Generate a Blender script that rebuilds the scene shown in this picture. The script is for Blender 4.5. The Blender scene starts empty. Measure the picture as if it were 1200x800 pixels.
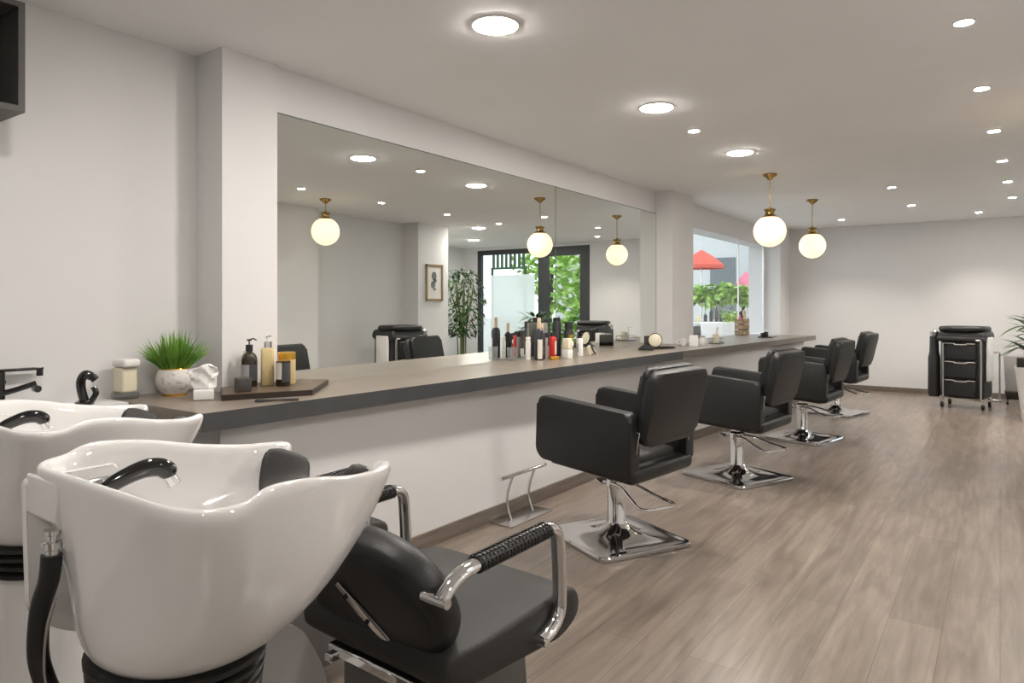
import bpy, bmesh, math, random
from mathutils import Vector, Matrix, Euler
random.seed(7)
scene = bpy.context.scene
COL = scene.collection
PI = math.pi
R = math.radians

# ------------------------------------------------------------------ materials
def node_mat(name):
    m = bpy.data.materials.new(name); m.use_nodes = True
    nt = m.node_tree
    return m, nt, nt.nodes['Principled BSDF']

def lk(nt, a, b): nt.links.new(a, b)

def pmat(name, col, rough=.5, metal=0., coat=0., bump=0., bscale=200., var=0., vscale=6., spec=.5, detail=3.):
    """procedural principled material with optional noise tone variation and noise bump"""
    m, nt, b = node_mat(name)
    b.inputs['Base Color'].default_value = (*col, 1)
    b.inputs['Roughness'].default_value = rough
    b.inputs['Metallic'].default_value = metal
    b.inputs['Coat Weight'].default_value = coat
    b.inputs['Specular IOR Level'].default_value = spec
    tc = nt.nodes.new('ShaderNodeTexCoord')
    if var > 0:
        n = nt.nodes.new('ShaderNodeTexNoise'); n.inputs['Scale'].default_value = vscale; n.inputs['Detail'].default_value = detail
        lk(nt, tc.outputs['Object'], n.inputs['Vector'])
        r = nt.nodes.new('ShaderNodeValToRGB')
        r.color_ramp.elements[0].position = .3; r.color_ramp.elements[1].position = .7
        r.color_ramp.elements[0].color = (*[c*(1-var) for c in col], 1)
        r.color_ramp.elements[1].color = (*[min(1, c*(1+var)) for c in col], 1)
        lk(nt, n.outputs['Fac'], r.inputs['Fac']); lk(nt, r.outputs['Color'], b.inputs['Base Color'])
    if bump > 0:
        n2 = nt.nodes.new('ShaderNodeTexNoise'); n2.inputs['Scale'].default_value = bscale; n2.inputs['Detail'].default_value = 2
        lk(nt, tc.outputs['Object'], n2.inputs['Vector'])
        bp = nt.nodes.new('ShaderNodeBump'); bp.inputs['Strength'].default_value = bump; bp.inputs['Distance'].default_value = .002
        lk(nt, n2.outputs['Fac'], bp.inputs['Height']); lk(nt, bp.outputs['Normal'], b.inputs['Normal'])
    return m

def emit(name, col, s):
    m, nt, b = node_mat(name)
    b.inputs['Base Color'].default_value = (*col, 1)
    b.inputs['Emission Color'].default_value = (*col, 1)
    b.inputs['Emission Strength'].default_value = s
    return m

def floor_mat():
    m, nt, b = node_mat('plank_floor')
    tc = nt.nodes.new('ShaderNodeTexCoord')
    sep = nt.nodes.new('ShaderNodeSeparateXYZ'); lk(nt, tc.outputs['Object'], sep.inputs[0])
    cmb = nt.nodes.new('ShaderNodeCombineXYZ')
    lk(nt, sep.outputs['Y'], cmb.inputs['X']); lk(nt, sep.outputs['X'], cmb.inputs['Y'])
    br = nt.nodes.new('ShaderNodeTexBrick')
    br.offset = .37; br.inputs['Scale'].default_value = 1
    br.inputs['Brick Width'].default_value = 1.25; br.inputs['Row Height'].default_value = .19
    br.inputs['Mortar Size'].default_value = .0013; br.inputs['Mortar Smooth'].default_value = .2
    br.inputs['Color1'].default_value = (.196, .160, .132, 1); br.inputs['Color2'].default_value = (.250, .207, .173, 1)
    br.inputs['Mortar'].default_value = (.10, .08, .065, 1)
    lk(nt, cmb.outputs[0], br.inputs['Vector'])
    # long grain: noise squeezed along the plank
    mp = nt.nodes.new('ShaderNodeMapping'); mp.inputs['Scale'].default_value = (1.3, 15, 1)
    lk(nt, cmb.outputs[0], mp.inputs['Vector'])
    n = nt.nodes.new('ShaderNodeTexNoise'); n.inputs['Scale'].default_value = 1.5; n.inputs['Detail'].default_value = 8; n.inputs['Roughness'].default_value = .65
    n.inputs['Distortion'].default_value = .8
    lk(nt, mp.outputs[0], n.inputs['Vector'])
    mp2 = nt.nodes.new('ShaderNodeMapping'); mp2.inputs['Scale'].default_value = (.9, 5.5, 1)
    lk(nt, cmb.outputs[0], mp2.inputs['Vector'])
    n2 = nt.nodes.new('ShaderNodeTexNoise'); n2.inputs['Scale'].default_value = 1.4; n2.inputs['Detail'].default_value = 3; n2.inputs['Distortion'].default_value = 1.6
    lk(nt, mp2.outputs[0], n2.inputs['Vector'])
    r1 = nt.nodes.new('ShaderNodeValToRGB'); e = r1.color_ramp.elements
    e[0].position = .30; e[0].color = (.76, .75, .74, 1); e[1].position = .68; e[1].color = (1.12, 1.12, 1.12, 1)
    lk(nt, n.outputs['Fac'], r1.inputs['Fac'])
    r2 = nt.nodes.new('ShaderNodeValToRGB'); e = r2.color_ramp.elements
    e[0].position = .33; e[0].color = (.68, .67, .66, 1); e[1].position = .66; e[1].color = (1.12, 1.12, 1.12, 1)
    lk(nt, n2.outputs['Fac'], r2.inputs['Fac'])
    mx = nt.nodes.new('ShaderNodeMix'); mx.data_type = 'RGBA'; mx.blend_type = 'MULTIPLY'; mx.inputs['Factor'].default_value = 1
    lk(nt, br.outputs['Color'], mx.inputs['A']); lk(nt, r1.outputs['Color'], mx.inputs['B'])
    mp3 = nt.nodes.new('ShaderNodeMapping'); mp3.inputs['Scale'].default_value = (.8, 7, 1)
    lk(nt, cmb.outputs[0], mp3.inputs['Vector'])
    wv = nt.nodes.new('ShaderNodeTexWave'); wv.wave_type = 'RINGS'; wv.inputs['Scale'].default_value = .8; wv.inputs['Distortion'].default_value = 9; wv.inputs['Detail'].default_value = 4; wv.inputs['Detail Scale'].default_value = 1.4
    lk(nt, mp3.outputs[0], wv.inputs['Vector'])
    r3 = nt.nodes.new('ShaderNodeValToRGB'); e = r3.color_ramp.elements
    e[0].position = .02; e[0].color = (.80, .79, .78, 1); e[1].position = .30; e[1].color = (1.02, 1.02, 1.02, 1)
    lk(nt, wv.outputs['Fac'], r3.inputs['Fac'])
    mx3 = nt.nodes.new('ShaderNodeMix'); mx3.data_type = 'RGBA'; mx3.blend_type = 'MULTIPLY'; mx3.inputs['Factor'].default_value = .5
    lk(nt, mx.outputs['Result'], mx3.inputs['A']); lk(nt, r3.outputs['Color'], mx3.inputs['B'])
    mx2 = nt.nodes.new('ShaderNodeMix'); mx2.data_type = 'RGBA'; mx2.blend_type = 'MULTIPLY'; mx2.inputs['Factor'].default_value = .8
    lk(nt, mx3.outputs['Result'], mx2.inputs['A']); lk(nt, r2.outputs['Color'], mx2.inputs['B'])
    lk(nt, mx2.outputs['Result'], b.inputs['Base Color'])
    b.inputs['Roughness'].default_value = .285; b.inputs['Specular IOR Level'].default_value = .8
    return m

def wood_mat(name, c1, c2, rough=.45, axis='Y', sc=1.5):
    m, nt, b = node_mat(name)
    tc = nt.nodes.new('ShaderNodeTexCoord')
    mp = nt.nodes.new('ShaderNodeMapping')
    mp.inputs['Scale'].default_value = {'Y': (24, 2, 24), 'X': (2, 24, 24), 'Z': (24, 24, 2)}[axis]
    lk(nt, tc.outputs['Object'], mp.inputs['Vector'])
    n = nt.nodes.new('ShaderNodeTexNoise'); n.inputs['Scale'].default_value = sc; n.inputs['Detail'].default_value = 6; n.inputs['Distortion'].default_value = .7
    lk(nt, mp.outputs[0], n.inputs['Vector'])
    r = nt.nodes.new('ShaderNodeValToRGB')
    r.color_ramp.elements[0].position = .32; r.color_ramp.elements[1].position = .7
    r.color_ramp.elements[0].color = (*c1, 1); r.color_ramp.elements[1].color = (*c2, 1)
    lk(nt, n.outputs['Fac'], r.inputs['Fac']); lk(nt, r.outputs['Color'], b.inputs['Base Color'])
    b.inputs['Roughness'].default_value = rough
    return m

def pane_mat(name, tint=(1, 1, 1), haze=0.):
    """thin architectural glass: see-through with a Fresnel reflection, optionally a frosted film"""
    m = bpy.data.materials.new(name); m.use_nodes = True
    nt = m.node_tree; nt.nodes.clear()
    out = nt.nodes.new('ShaderNodeOutputMaterial')
    tr = nt.nodes.new('ShaderNodeBsdfTransparent'); tr.inputs['Color'].default_value = (*tint, 1)
    gl = nt.nodes.new('ShaderNodeBsdfGlossy'); gl.inputs['Roughness'].default_value = .02
    fr = nt.nodes.new('ShaderNodeFresnel'); fr.inputs['IOR'].default_value = 1.45
    mx = nt.nodes.new('ShaderNodeMixShader')
    ge = nt.nodes.new('ShaderNodeNewGeometry'); iv = nt.nodes.new('ShaderNodeMath'); iv.operation = 'SUBTRACT'; iv.inputs[0].default_value = 1
    mu = nt.nodes.new('ShaderNodeMath'); mu.operation = 'MULTIPLY'
    lk(nt, ge.outputs['Backfacing'], iv.inputs[1]); lk(nt, iv.outputs[0], mu.inputs[0]); lk(nt, fr.outputs[0], mu.inputs[1])
    lk(nt, mu.outputs[0], mx.inputs[0]); lk(nt, tr.outputs[0], mx.inputs[1]); lk(nt, gl.outputs[0], mx.inputs[2])
    last = mx
    if haze > 0:
        tl = nt.nodes.new('ShaderNodeBsdfTranslucent'); tl.inputs['Color'].default_value = (.9, .92, .92, 1)
        df = nt.nodes.new('ShaderNodeBsdfDiffuse'); df.inputs['Color'].default_value = (.9, .92, .92, 1)
        m1 = nt.nodes.new('ShaderNodeMixShader'); m1.inputs[0].default_value = .15
        lk(nt, tl.outputs[0], m1.inputs[1]); lk(nt, df.outputs[0], m1.inputs[2])
        m2 = nt.nodes.new('ShaderNodeMixShader'); m2.inputs[0].default_value = haze
        lk(nt, mx.outputs[0], m2.inputs[1]); lk(nt, m1.outputs[0], m2.inputs[2]); last = m2
    lk(nt, last.outputs[0], out.inputs['Surface'])
    return m

def pot_mat():
    m, nt, b = node_mat('crackle_stone')
    tc = nt.nodes.new('ShaderNodeTexCoord')
    n = nt.nodes.new('ShaderNodeTexNoise'); n.inputs['Scale'].default_value = 38; n.inputs['Detail'].default_value = 6; n.inputs['Roughness'].default_value = .7
    lk(nt, tc.outputs['Object'], n.inputs['Vector'])
    r = nt.nodes.new('ShaderNodeValToRGB'); e = r.color_ramp.elements
    e[0].position = .34; e[0].color = (.22, .19, .16, 1); e[1].position = .47; e[1].color = (.66, .63, .6, 1)
    lk(nt, n.outputs['Fac'], r.inputs['Fac']); lk(nt, r.outputs['Color'], b.inputs['Base Color'])
    b.inputs['Roughness'].default_value = .6
    return m

def leaf_mat(name, c1, c2):
    m, nt, b = node_mat(name)
    tc = nt.nodes.new('ShaderNodeTexCoord')
    n = nt.nodes.new('ShaderNodeTexNoise'); n.inputs['Scale'].default_value = 9; n.inputs['Detail'].default_value = 2
    lk(nt, tc.outputs['Object'], n.inputs['Vector'])
    r = nt.nodes.new('ShaderNodeValToRGB'); e = r.color_ramp.elements
    e[0].position = .35; e[0].color = (*c1, 1); e[1].position = .65; e[1].color = (*c2, 1)
    lk(nt, n.outputs['Fac'], r.inputs['Fac']); lk(nt, r.outputs['Color'], b.inputs['Base Color'])
    b.inputs['Roughness'].default_value = .45
    b.inputs['Transmission Weight'].default_value = 0
    b.inputs['Subsurface Weight'].default_value = 0
    return m

M = dict(
    wall=pmat('wall_paint', (.70, .695, .695), .75, bump=.06, bscale=300, var=.012, vscale=2),
    ceil=pmat('ceiling_paint', (.92, .925, .935), .85, bump=.04, bscale=250, var=.01, vscale=2),
    floor=floor_mat(),
    base=wood_mat('baseboard_wood', (.125, .10, .08), (.20, .165, .135), .45),
    counter=pmat('counter_laminate', (.235, .195, .160), .30, var=.10, vscale=5, bump=.03, bscale=400, spec=.6),
    counter_edge=pmat('counter_edge_band', (.060, .062, .065), .38, var=.08, vscale=7),
    counter_sheen_edge=pmat('counter_sheen_edge_band', (.150, .128, .110), .34, var=.08, vscale=7),  # lighter than the near band: glancing reflection put into the colour
    leather=pmat('black_leather', (.0125, .0125, .013), .42, bump=.22, bscale=420, spec=.45),
    pad=pmat('charcoal_vinyl', (.033, .032, .031), .55, bump=.15, bscale=500, spec=.35),
    rubber=pmat('black_rubber', (.010, .010, .010), .35, bump=.05, bscale=200),
    gloss=pmat('black_gloss_plastic', (.006, .006, .006), .10, coat=.6),
    plast=pmat('black_plastic', (.016, .016, .017), .45, bump=.04),
    chrome=pmat('chrome', (.80, .80, .80), .06, metal=1, bump=.01, bscale=30),
    chrome_base=pmat('chrome_dark_reflection', (.60, .60, .61), .05, metal=1, bump=.01, bscale=30),  # chrome darkened so the colour carries the reflection of the black seat
    steel=pmat('brushed_steel', (.58, .57, .56), .26, metal=1, bump=.03, bscale=300),
    ceramic=pmat('white_ceramic', (.80, .79, .78), .06, coat=.5, var=.01, vscale=2, spec=.55),
    greyp=pmat('satin_grey_panel', (.30, .29, .285), .38, var=.03, vscale=4),
    mirror=pmat('mirror_glass', (.86, .885, .865), .0, metal=1, var=.004, vscale=1),
    mirror_edge=pmat('mirror_green_edge', (.10, .14, .12), .2, var=.05),
    brass=pmat('aged_brass', (.36, .25, .10), .26, metal=1, bump=.05, bscale=90),
    cabinet=pmat('cabinet_grey', (.085, .080, .076), .5, var=.05),
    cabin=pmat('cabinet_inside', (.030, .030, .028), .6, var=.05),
    frame=pmat('anthracite_frame', (.035, .038, .042), .45, var=.05),
    white=pmat('white_plastic', (.78, .77, .75), .4, var=.01),
    paper=pmat('white_tissue', (.82, .81, .79), .85, bump=.3, bscale=60),
    cube=pmat('dark_grey_cube', (.055, .050, .046), .6, var=.06),
    tray=wood_mat('walnut_tray', (.085, .058, .036), (.15, .105, .065), .38),
    trayside=pmat('dark_walnut_edge', (.025, .016, .011), .45, var=.1),
    amber=pmat('amber_glass', (.020, .013, .006), .06, coat=.5, var=.1),
    olive=pmat('olive_glass', (.10, .085, .022), .08, coat=.5, var=.1),
    cream=pmat('cream_lotion_bottle', (.63, .50, .25), .3, coat=.3, var=.03),
    pale=pmat('pale_cream_bottle', (.74, .68, .52), .35, var=.03),
    gold=pmat('golden_lid', (.72, .40, .055), .22, metal=.7, bump=.04),
    label=pmat('grey_paper_label', (.36, .34, .34), .7, var=.05),
    labelw=pmat('cream_paper_label', (.74, .68, .60), .7, var=.03),
    labelk=pmat('slate_paper_label', (.045, .048, .055), .6, var=.1),
    red=pmat('red_bottle', (.50, .018, .016), .3, coat=.3, var=.04),
    navy=pmat('navy_bottle', (.012, .017, .028), .3, coat=.3, var=.05),
    beige=pmat('beige_wood_handle', (.62, .46, .33), .5, var=.05),
    greybox=pmat('warm_grey_card', (.24, .235, .22), .6, var=.03),
    greyp_shade=pmat('satin_grey_panel_shaded', (.15, .145, .14), .42, var=.03, vscale=4),  # darker copy of the grey panel, shading put into its colour
    pot=pot_mat(),
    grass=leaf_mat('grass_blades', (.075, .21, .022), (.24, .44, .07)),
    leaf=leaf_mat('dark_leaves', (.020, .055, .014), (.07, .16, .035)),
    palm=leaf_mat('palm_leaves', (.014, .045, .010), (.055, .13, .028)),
    leafbright=leaf_mat('yellow_green_leaves', (.13, .32, .04), (.42, .60, .14)),  # bright yellow-green foliage for the outdoor plants
    stem=pmat('green_stem', (.16, .20, .05), .5, var=.2, vscale=20),
    soil=pmat('dark_soil', (.020, .015, .011), .9, bump=.5, bscale=80),
    planter=pmat('white_planter', (.74, .73, .72), .35, var=.01),
    plantrim=pmat('dark_planter_liner', (.022, .017, .013), .5, var=.1),
    led=emit('led_diffuser', (1, .94, .87), 112),
    spot=emit('spot_diffuser', (1, .92, .83), 60),
    opal=emit('opal_globe', (1, .83, .54), .44),
    pave=pmat('pavement', (.42, .41, .40), .8, var=.08, vscale=3),
    facade=pmat('pale_facade', (.50, .51, .52), .8, var=.02),
    facadeg=pmat('grey_facade', (.56, .59, .60), .7, var=.04),
    glassdark=pmat('dark_shop_glass', (.12, .15, .17), .1, var=.1),
    redcloth=pmat('red_awning_cloth', (.62, .10, .07), .8, var=.06),
    pink=pmat('pink_parasol_cloth', (.70, .20, .30), .8, var=.06),
    greenbar=pmat('dark_green_paint', (.014, .06, .022), .5, var=.06),
    yellow=pmat('yellow_petals', (.72, .50, .03), .6, var=.1),
    pane=pane_mat('window_glass', (.96, .98, .97)),
    film=pane_mat('frosted_film', (.95, .97, .97), .72),
    clear=pane_mat('clear_plastic', (.90, .92, .92), .12),
    canvas=pmat('drawing_paper', (.72, .70, .66), .8, var=.02),
    ink=pmat('ink_wash', (.16, .16, .17), .8, var=.3, vscale=30),
    woodframe=wood_mat('oak_frame', (.26, .17, .08), (.38, .26, .13), .5, 'Z'),
    crate=wood_mat('crate_wood', (.24, .17, .10), (.42, .31, .19), .7, 'X'),
)


# ------------------------------------------------------------------ mesh builder
class MB:
    def __init__(s): s.bm = bmesh.new()
    def _mark(s): return set(s.bm.faces), set(s.bm.verts)
    def box(s, c, size, rot=(0, 0, 0), bev=0., seg=3, taper=None):
        """rounded box; taper=(sx,sy) scales the top face"""
        r = bmesh.ops.create_cube(s.bm, size=1)
        vs = r['verts']
        for v in vs:
            k = (1, 1)
            if taper and v.co.z > 0: k = taper
            v.co = Vector((v.co.x*size[0]*k[0], v.co.y*size[1]*k[1], v.co.z*size[2]))
        if bev > 0:
            es = list({e for v in vs for e in v.link_edges})
            rr = bmesh.ops.bevel(s.bm, geom=es, offset=min(bev, min(size)*.49), segments=seg, profile=.5, affect='EDGES')
            vs = list({v for f in rr['faces'] for v in f.verts} | {v for v in vs if v.is_valid})
        mt = Matrix.Translation(c) @ Euler(rot).to_matrix().to_4x4()
        for v in vs: v.co = mt @ v.co
        return s
    def lathe(s, prof, seg=32, c=(0, 0, 0), axis=None, sx=1, sy=1, cap=True):
        """prof: list of (radius, z). axis: optional Matrix"""
        rings = []
        for (r, z) in prof:
            if r < 1e-6:
                rings.append([s.bm.verts.new((0, 0, z))])
            else:
                rings.append([s.bm.verts.new((sx*r*math.cos(2*PI*i/seg), sy*r*math.sin(2*PI*i/seg), z)) for i in range(seg)])
        allv = [v for g in rings for v in g]
        for a, b in zip(rings, rings[1:]):
            for i in range(seg):
                j = (i+1) % seg
                if len(a) == 1 and len(b) == 1: continue
                if len(a) == 1: s.bm.faces.new((a[0], b[i], b[j]))
                elif len(b) == 1: s.bm.faces.new((a[i], a[j], b[0]))
                else: s.bm.faces.new((a[i], a[j], b[j], b[i]))
        if cap and len(rings[0]) > 1: s.bm.faces.new(list(reversed(rings[0])))
        if cap and len(rings[-1]) > 1: s.bm.faces.new(rings[-1])
        mt = Matrix.Translation(c)
        if axis is not None: mt = mt @ axis
        for v in allv: v.co = mt @ v.co
        return s
    def cyl(s, p0, p1, r0, r1=None, seg=20):
        p0, p1 = Vector(p0), Vector(p1); d = p1-p0
        q = d.to_track_quat('Z', 'Y').to_matrix().to_4x4()
        return s.lathe([(r0, 0), (r1 if r1 is not None else r0, d.length)], seg, p0, q)
    def ball(s, c, r, seg=20, scale=(1, 1, 1)):
        n = seg//2
        prof = [(r*math.sin(PI*i/n), -r*math.cos(PI*i/n)) for i in range(n+1)]
        prof = [(0 if i in (0, n) else a, b) for i, (a, b) in enumerate(prof)]
        return s.lathe(prof, seg, c, Matrix.Diagonal((*scale, 1)))
    def tube(s, pts, r, seg=12, closed=False, flat=1., up=None, radii=None):
        """sweep an (optionally flattened) circle along points"""
        pts = [Vector(p) for p in pts]; n = len(pts); rings = []
        prev = None
        for i, p in enumerate(pts):
            a = pts[i-1] if (i > 0 or closed) else p
            b = pts[(i+1) % n] if (i < n-1 or closed) else p
            t = (b-a).normalized()
            if prev is None:
                u = Vector(up) if up else (Vector((0, 0, 1)) if abs(t.z) < .9 else Vector((1, 0, 0)))
            else: u = prev
            u = (u - t*u.dot(t)).normalized(); w = t.cross(u); prev = u
            rr = radii[i] if radii else r
            rings.append([s.bm.verts.new(p + u*rr*math.cos(2*PI*k/seg) + w*rr*flat*math.sin(2*PI*k/seg)) for k in range(seg)])
        m = n if closed else n-1
        for i in range(m):
            a, b = rings[i], rings[(i+1) % n]
            for k in range(seg):
                j = (k+1) % seg
                s.bm.faces.new((a[k], a[j], b[j], b[k]))
        if not closed:
            s.bm.faces.new(list(reversed(rings[0]))); s.bm.faces.new(rings[-1])
        return s
    def prism(s, poly, ext, plane='XY', off=0., bev=0., seg=2):
        """extrude polygon; plane gives which two axes poly lives in"""
        f = {'XY': lambda a, b, c: (a, b, c), 'XZ': lambda a, b, c: (a, c, b), 'YZ': lambda a, b, c: (c, a, b)}[plane]
        A = [s.bm.verts.new(f(a, b, off)) for a, b in poly]
        B = [s.bm.verts.new(f(a, b, off+ext)) for a, b in poly]
        n = len(poly); fs = [s.bm.faces.new(A), s.bm.faces.new(list(reversed(B)))]
        for i in range(n):
            j = (i+1) % n
            fs.append(s.bm.faces.new((A[i], B[i], B[j], A[j])))
        if bev > 0:
            es = list({e for fc in fs[:2] for e in fc.edges})
            bmesh.ops.bevel(s.bm, geom=es, offset=bev, segments=seg, profile=.5, affect='EDGES')
        return s
    def loft(s, rings, cap0=True, cap1=True, closed=True):
        V = [[s.bm.verts.new(p) for p in r] for r in rings]
        n = len(V[0])
        for a, b in zip(V, V[1:]):
            for i in range(n if closed else n-1):
                j = (i+1) % n
                s.bm.faces.new((a[i], a[j], b[j], b[i]))
        if closed:
            if cap0: s.bm.faces.new(list(reversed(V[0])))
            if cap1: s.bm.faces.new(V[-1])
        return s
    def quad(s, a, b, c, d):
        s.bm.faces.new([s.bm.verts.new(p) for p in (a, b, c, d)]); return s
    def blade(s, p, d, up, L, w, bend=.3, n=4):
        """a tapering, drooping leaf strip"""
        d = Vector(d).normalized(); side = d.cross(Vector(up))
        if side.length < 1e-4: side = Vector((1, 0, 0))
        side.normalize(); prev = None; p = Vector(p)
        for i in range(n+1):
            t = i/n
            q = p + d*L*t + Vector((0, 0, -1))*bend*L*t*t
            ww = w*(math.sin(PI*min(1, .18+.82*t)))*.5 + .0003
            a, b = s.bm.verts.new(q-side*ww), s.bm.verts.new(q+side*ww)
            if prev: s.bm.faces.new((prev[0], prev[1], b, a))
            prev = (a, b)
        return s
    def rot(s, mt):
        bmesh.ops.transform(s.bm, matrix=mt, verts=s.bm.verts); return s
    def build(s, name, m, parent=None, smooth=True, subs=0, loc=None, rotz=0, ang=40):
        bmesh.ops.recalc_face_normals(s.bm, faces=s.bm.faces)
        me = bpy.data.meshes.new(name)
        if smooth:
            for f in s.bm.faces: f.smooth = True
            for e in s.bm.edges:
                if len(e.link_faces) == 2 and e.calc_face_angle(0) > R(ang): e.smooth = False
        s.bm.to_mesh(me); s.bm.free()
        o = bpy.data.objects.new(name, me); COL.objects.link(o)
        if isinstance(m, (list, tuple)):
            for x in m: me.materials.append(x)
        else: me.materials.append(m)
        if parent: o.parent = parent
        if loc: o.location = loc
        o.rotation_euler = (0, 0, rotz)
        if subs:
            md = o.modifiers.new('sub', 'SUBSURF'); md.levels = subs; md.render_levels = subs
        return o

def bez(pts, n=8, closed=False):
    """Catmull-Rom through points"""
    P = [Vector(p) for p in pts]; N = len(P); out = []
    m = N if closed else N-1
    for i in range(m):
        p0 = P[(i-1) % N] if (closed or i > 0) else P[0]
        p1, p2 = P[i], P[(i+1) % N]
        p3 = P[(i+2) % N] if (closed or i+2 < N) else P[-1]
        for k in range(n):
            t = k/n
            out.append(.5*((2*p1)+(p2-p0)*t+(2*p0-5*p1+4*p2-p3)*t*t+(3*p1-p0-3*p2+p3)*t**3))
    if not closed: out.append(P[-1].copy())
    return out

def rpoly(pts, r, seg=5):
    """round the corners of a 2-D polygon; r is a number or list"""
    out = []; n = len(pts)
    for i in range(n):
        p = Vector(pts[i]); a = Vector(pts[i-1]); b = Vector(pts[(i+1) % n])
        rr = r[i] if isinstance(r, (list, tuple)) else r
        if rr <= 0: out.append(tuple(p)); continue
        da, db = (a-p), (b-p)
        k = min(rr, da.length*.48, db.length*.48)
        s, e = p+da.normalized()*k, p+db.normalized()*k
        for j in range(seg+1):
            t = j/seg
            q = s*(1-t)**2 + p*2*t*(1-t) + e*t*t
            out.append((q.x, q.y))
    return out

def tag(o, label=None, cat=None, group=None, kind=None):
    if label: o['label'] = label
    if cat: o['category'] = cat
    if group: o['group'] = group
    if kind: o['kind'] = kind
    return o
def thing(name, label, cat, loc=(0, 0, 0), rotz=0, group=None):
    o = bpy.data.objects.new(name, None); COL.objects.link(o)
    o.empty_display_size = .1
    o.location = loc; o.rotation_euler = (0, 0, rotz)
    return tag(o, label, cat, group)
def dup(root, loc, rotz, label=None, group=None):
    r = root.copy(); COL.objects.link(r); r.location = loc; r.rotation_euler = (0, 0, rotz)
    if label: r['label'] = label
    if group: r['group'] = group
    for ch in list(root.children):
        c = ch.copy(); COL.objects.link(c); c.parent = r
        for g in list(ch.children):
            d = g.copy(); COL.objects.link(d); d.parent = c
    return r
def struct(name, mb, m, **k):
    o = mb.build(name, m, **k); o['kind'] = 'structure'; return o
def B(x0, x1, y0, y1, z0, z1, bev=0.):
    return MB().box(((x0+x1)/2, (y0+y1)/2, (z0+z1)/2), (x1-x0, y1-y0, z1-z0), bev=bev, seg=2)

# ------------------------------------------------------------------ camera (the origin of the plan is under the camera; +Y runs along the mirror wall)
YAW = math.atan(572/820); HC = 1.3
cam = bpy.data.cameras.new('camera'); co = bpy.data.objects.new('camera', cam); COL.objects.link(co)
co.location = (0, 0, HC); co.rotation_euler = (PI/2, 0, YAW)
cam.sensor_width = 36; cam.lens = 820/1200*36; cam.shift_y = -42.5/1200
cam.clip_start = .02; cam.clip_end = 300
scene.camera = co
ZC = 2.52      # ceiling
ZT = .89       # counter top
XM = -3.03     # mirror plane

# ------------------------------------------------------------------ room shell
struct('floor', B(-3.6, 3.7, -2.4, 12.1, -.1, 0), M['floor'], smooth=False)
struct('ceiling', B(-3.6, 3.7, -2.4, 12.1, ZC, ZC+.1), M['ceil'], smooth=False)
struct('wall_left', B(-3.45, -3.23, -2.3, 1.93, 0, ZC), M['wall'], smooth=False)
struct('wall_pillar_near', B(-3.45, -3.01, 1.925, 2.232, 0, ZC), M['wall'], smooth=False)
# mirror wall with an opening beyond the second pillar
w = B(-3.3, XM-.012, 2.232, 7.66, 0, ZC)
w.box((-3.17, 9.5, ZT/2-.02), (.26, 3.7, ZT-.04)); w.box((-3.17, 9.5, (2.235+ZC)/2), (.26, 3.7, ZC-2.235))
w.box((-3.17, 11.66, ZC/2), (.26, .62, ZC))
struct('wall_mirror', w, M['wall'], smooth=False)
struct('wall_pillar_middle', B(-3.06, -2.845, 7.05, 7.66, ZT-.3, ZC), M['wall'], smooth=False)
struct('wall_pillar_far', B(-3.06, -2.79, 11.25, 11.87, 0, ZC), M['wall'], smooth=False)
wb = B(-3.3, .40, 11.87, 12.05, 0, ZC)
wb.box((1.76, 11.96, (2.46+ZC)/2), (2.72, .18, ZC-2.46)); wb.box((3.36, 11.96, ZC/2), (.48, .18, ZC))
struct('wall_back', wb, M['wall'], smooth=False)
struct('wall_right', B(3.45, 3.6, 8.3, 11.9, 0, ZC), M['wall'], smooth=False)
struct('wall_opposite', B(1.25, 1.45, -2.3, 8.1, 0, ZC), M['wall'], smooth=False)
wr = B(.95, 3.6, 8.1, 8.32, 0, ZC); wr.box((1.1, 7.87, ZC/2), (.3, .46, ZC))
struct('wall_return', wr, M['wall'], smooth=False)
struct('wall_pier_opposite', B(.95, 1.26, 5.05, 5.80, 0, ZC), M['wall'], smooth=False)
struct('wall_behind', B(-3.45, 1.45, -2.4, -2.2, 0, ZC), M['wall'], smooth=False)
# half-height wall that carries the counter, in two straight runs
struct('wall_counter', MB().prism([(-3.02, 1.62), (-2.545, 1.62), (-2.475, 6.0), (-3.02, 6.0)], .816), M['wall'], smooth=False)
struct('wall_counter_far', MB().prism([(-3.02, 6.0), (-2.475, 6.0), (-2.165, 9.95), (-3.02, 9.95)], .828), M['wall'], smooth=False)
def strip(p, q, h, t=.014):
    p, q = Vector((*p, 0)), Vector((*q, 0)); d = (q-p).normalized(); n = Vector((d.y, -d.x, 0))
    return MB().prism([tuple(p.xy), tuple(q.xy), tuple((q+n*t).xy), tuple((p+n*t).xy)], h)
struct('baseboard_left', strip((-2.545, 1.62), (-2.475, 6.0), .085), M['base'], smooth=False)
struct('baseboard_left_far', strip((-2.475, 6.0), (-2.165, 9.95), .085), M['base'], smooth=False)
struct('baseboard_back', B(-2.79, .40, 11.852, 11.87, 0, .075), M['base'], smooth=False)
struct('baseboard_opposite', B(1.232, 1.25, -2.2, 5.05, 0, .075), M['base'], smooth=False)

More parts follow.
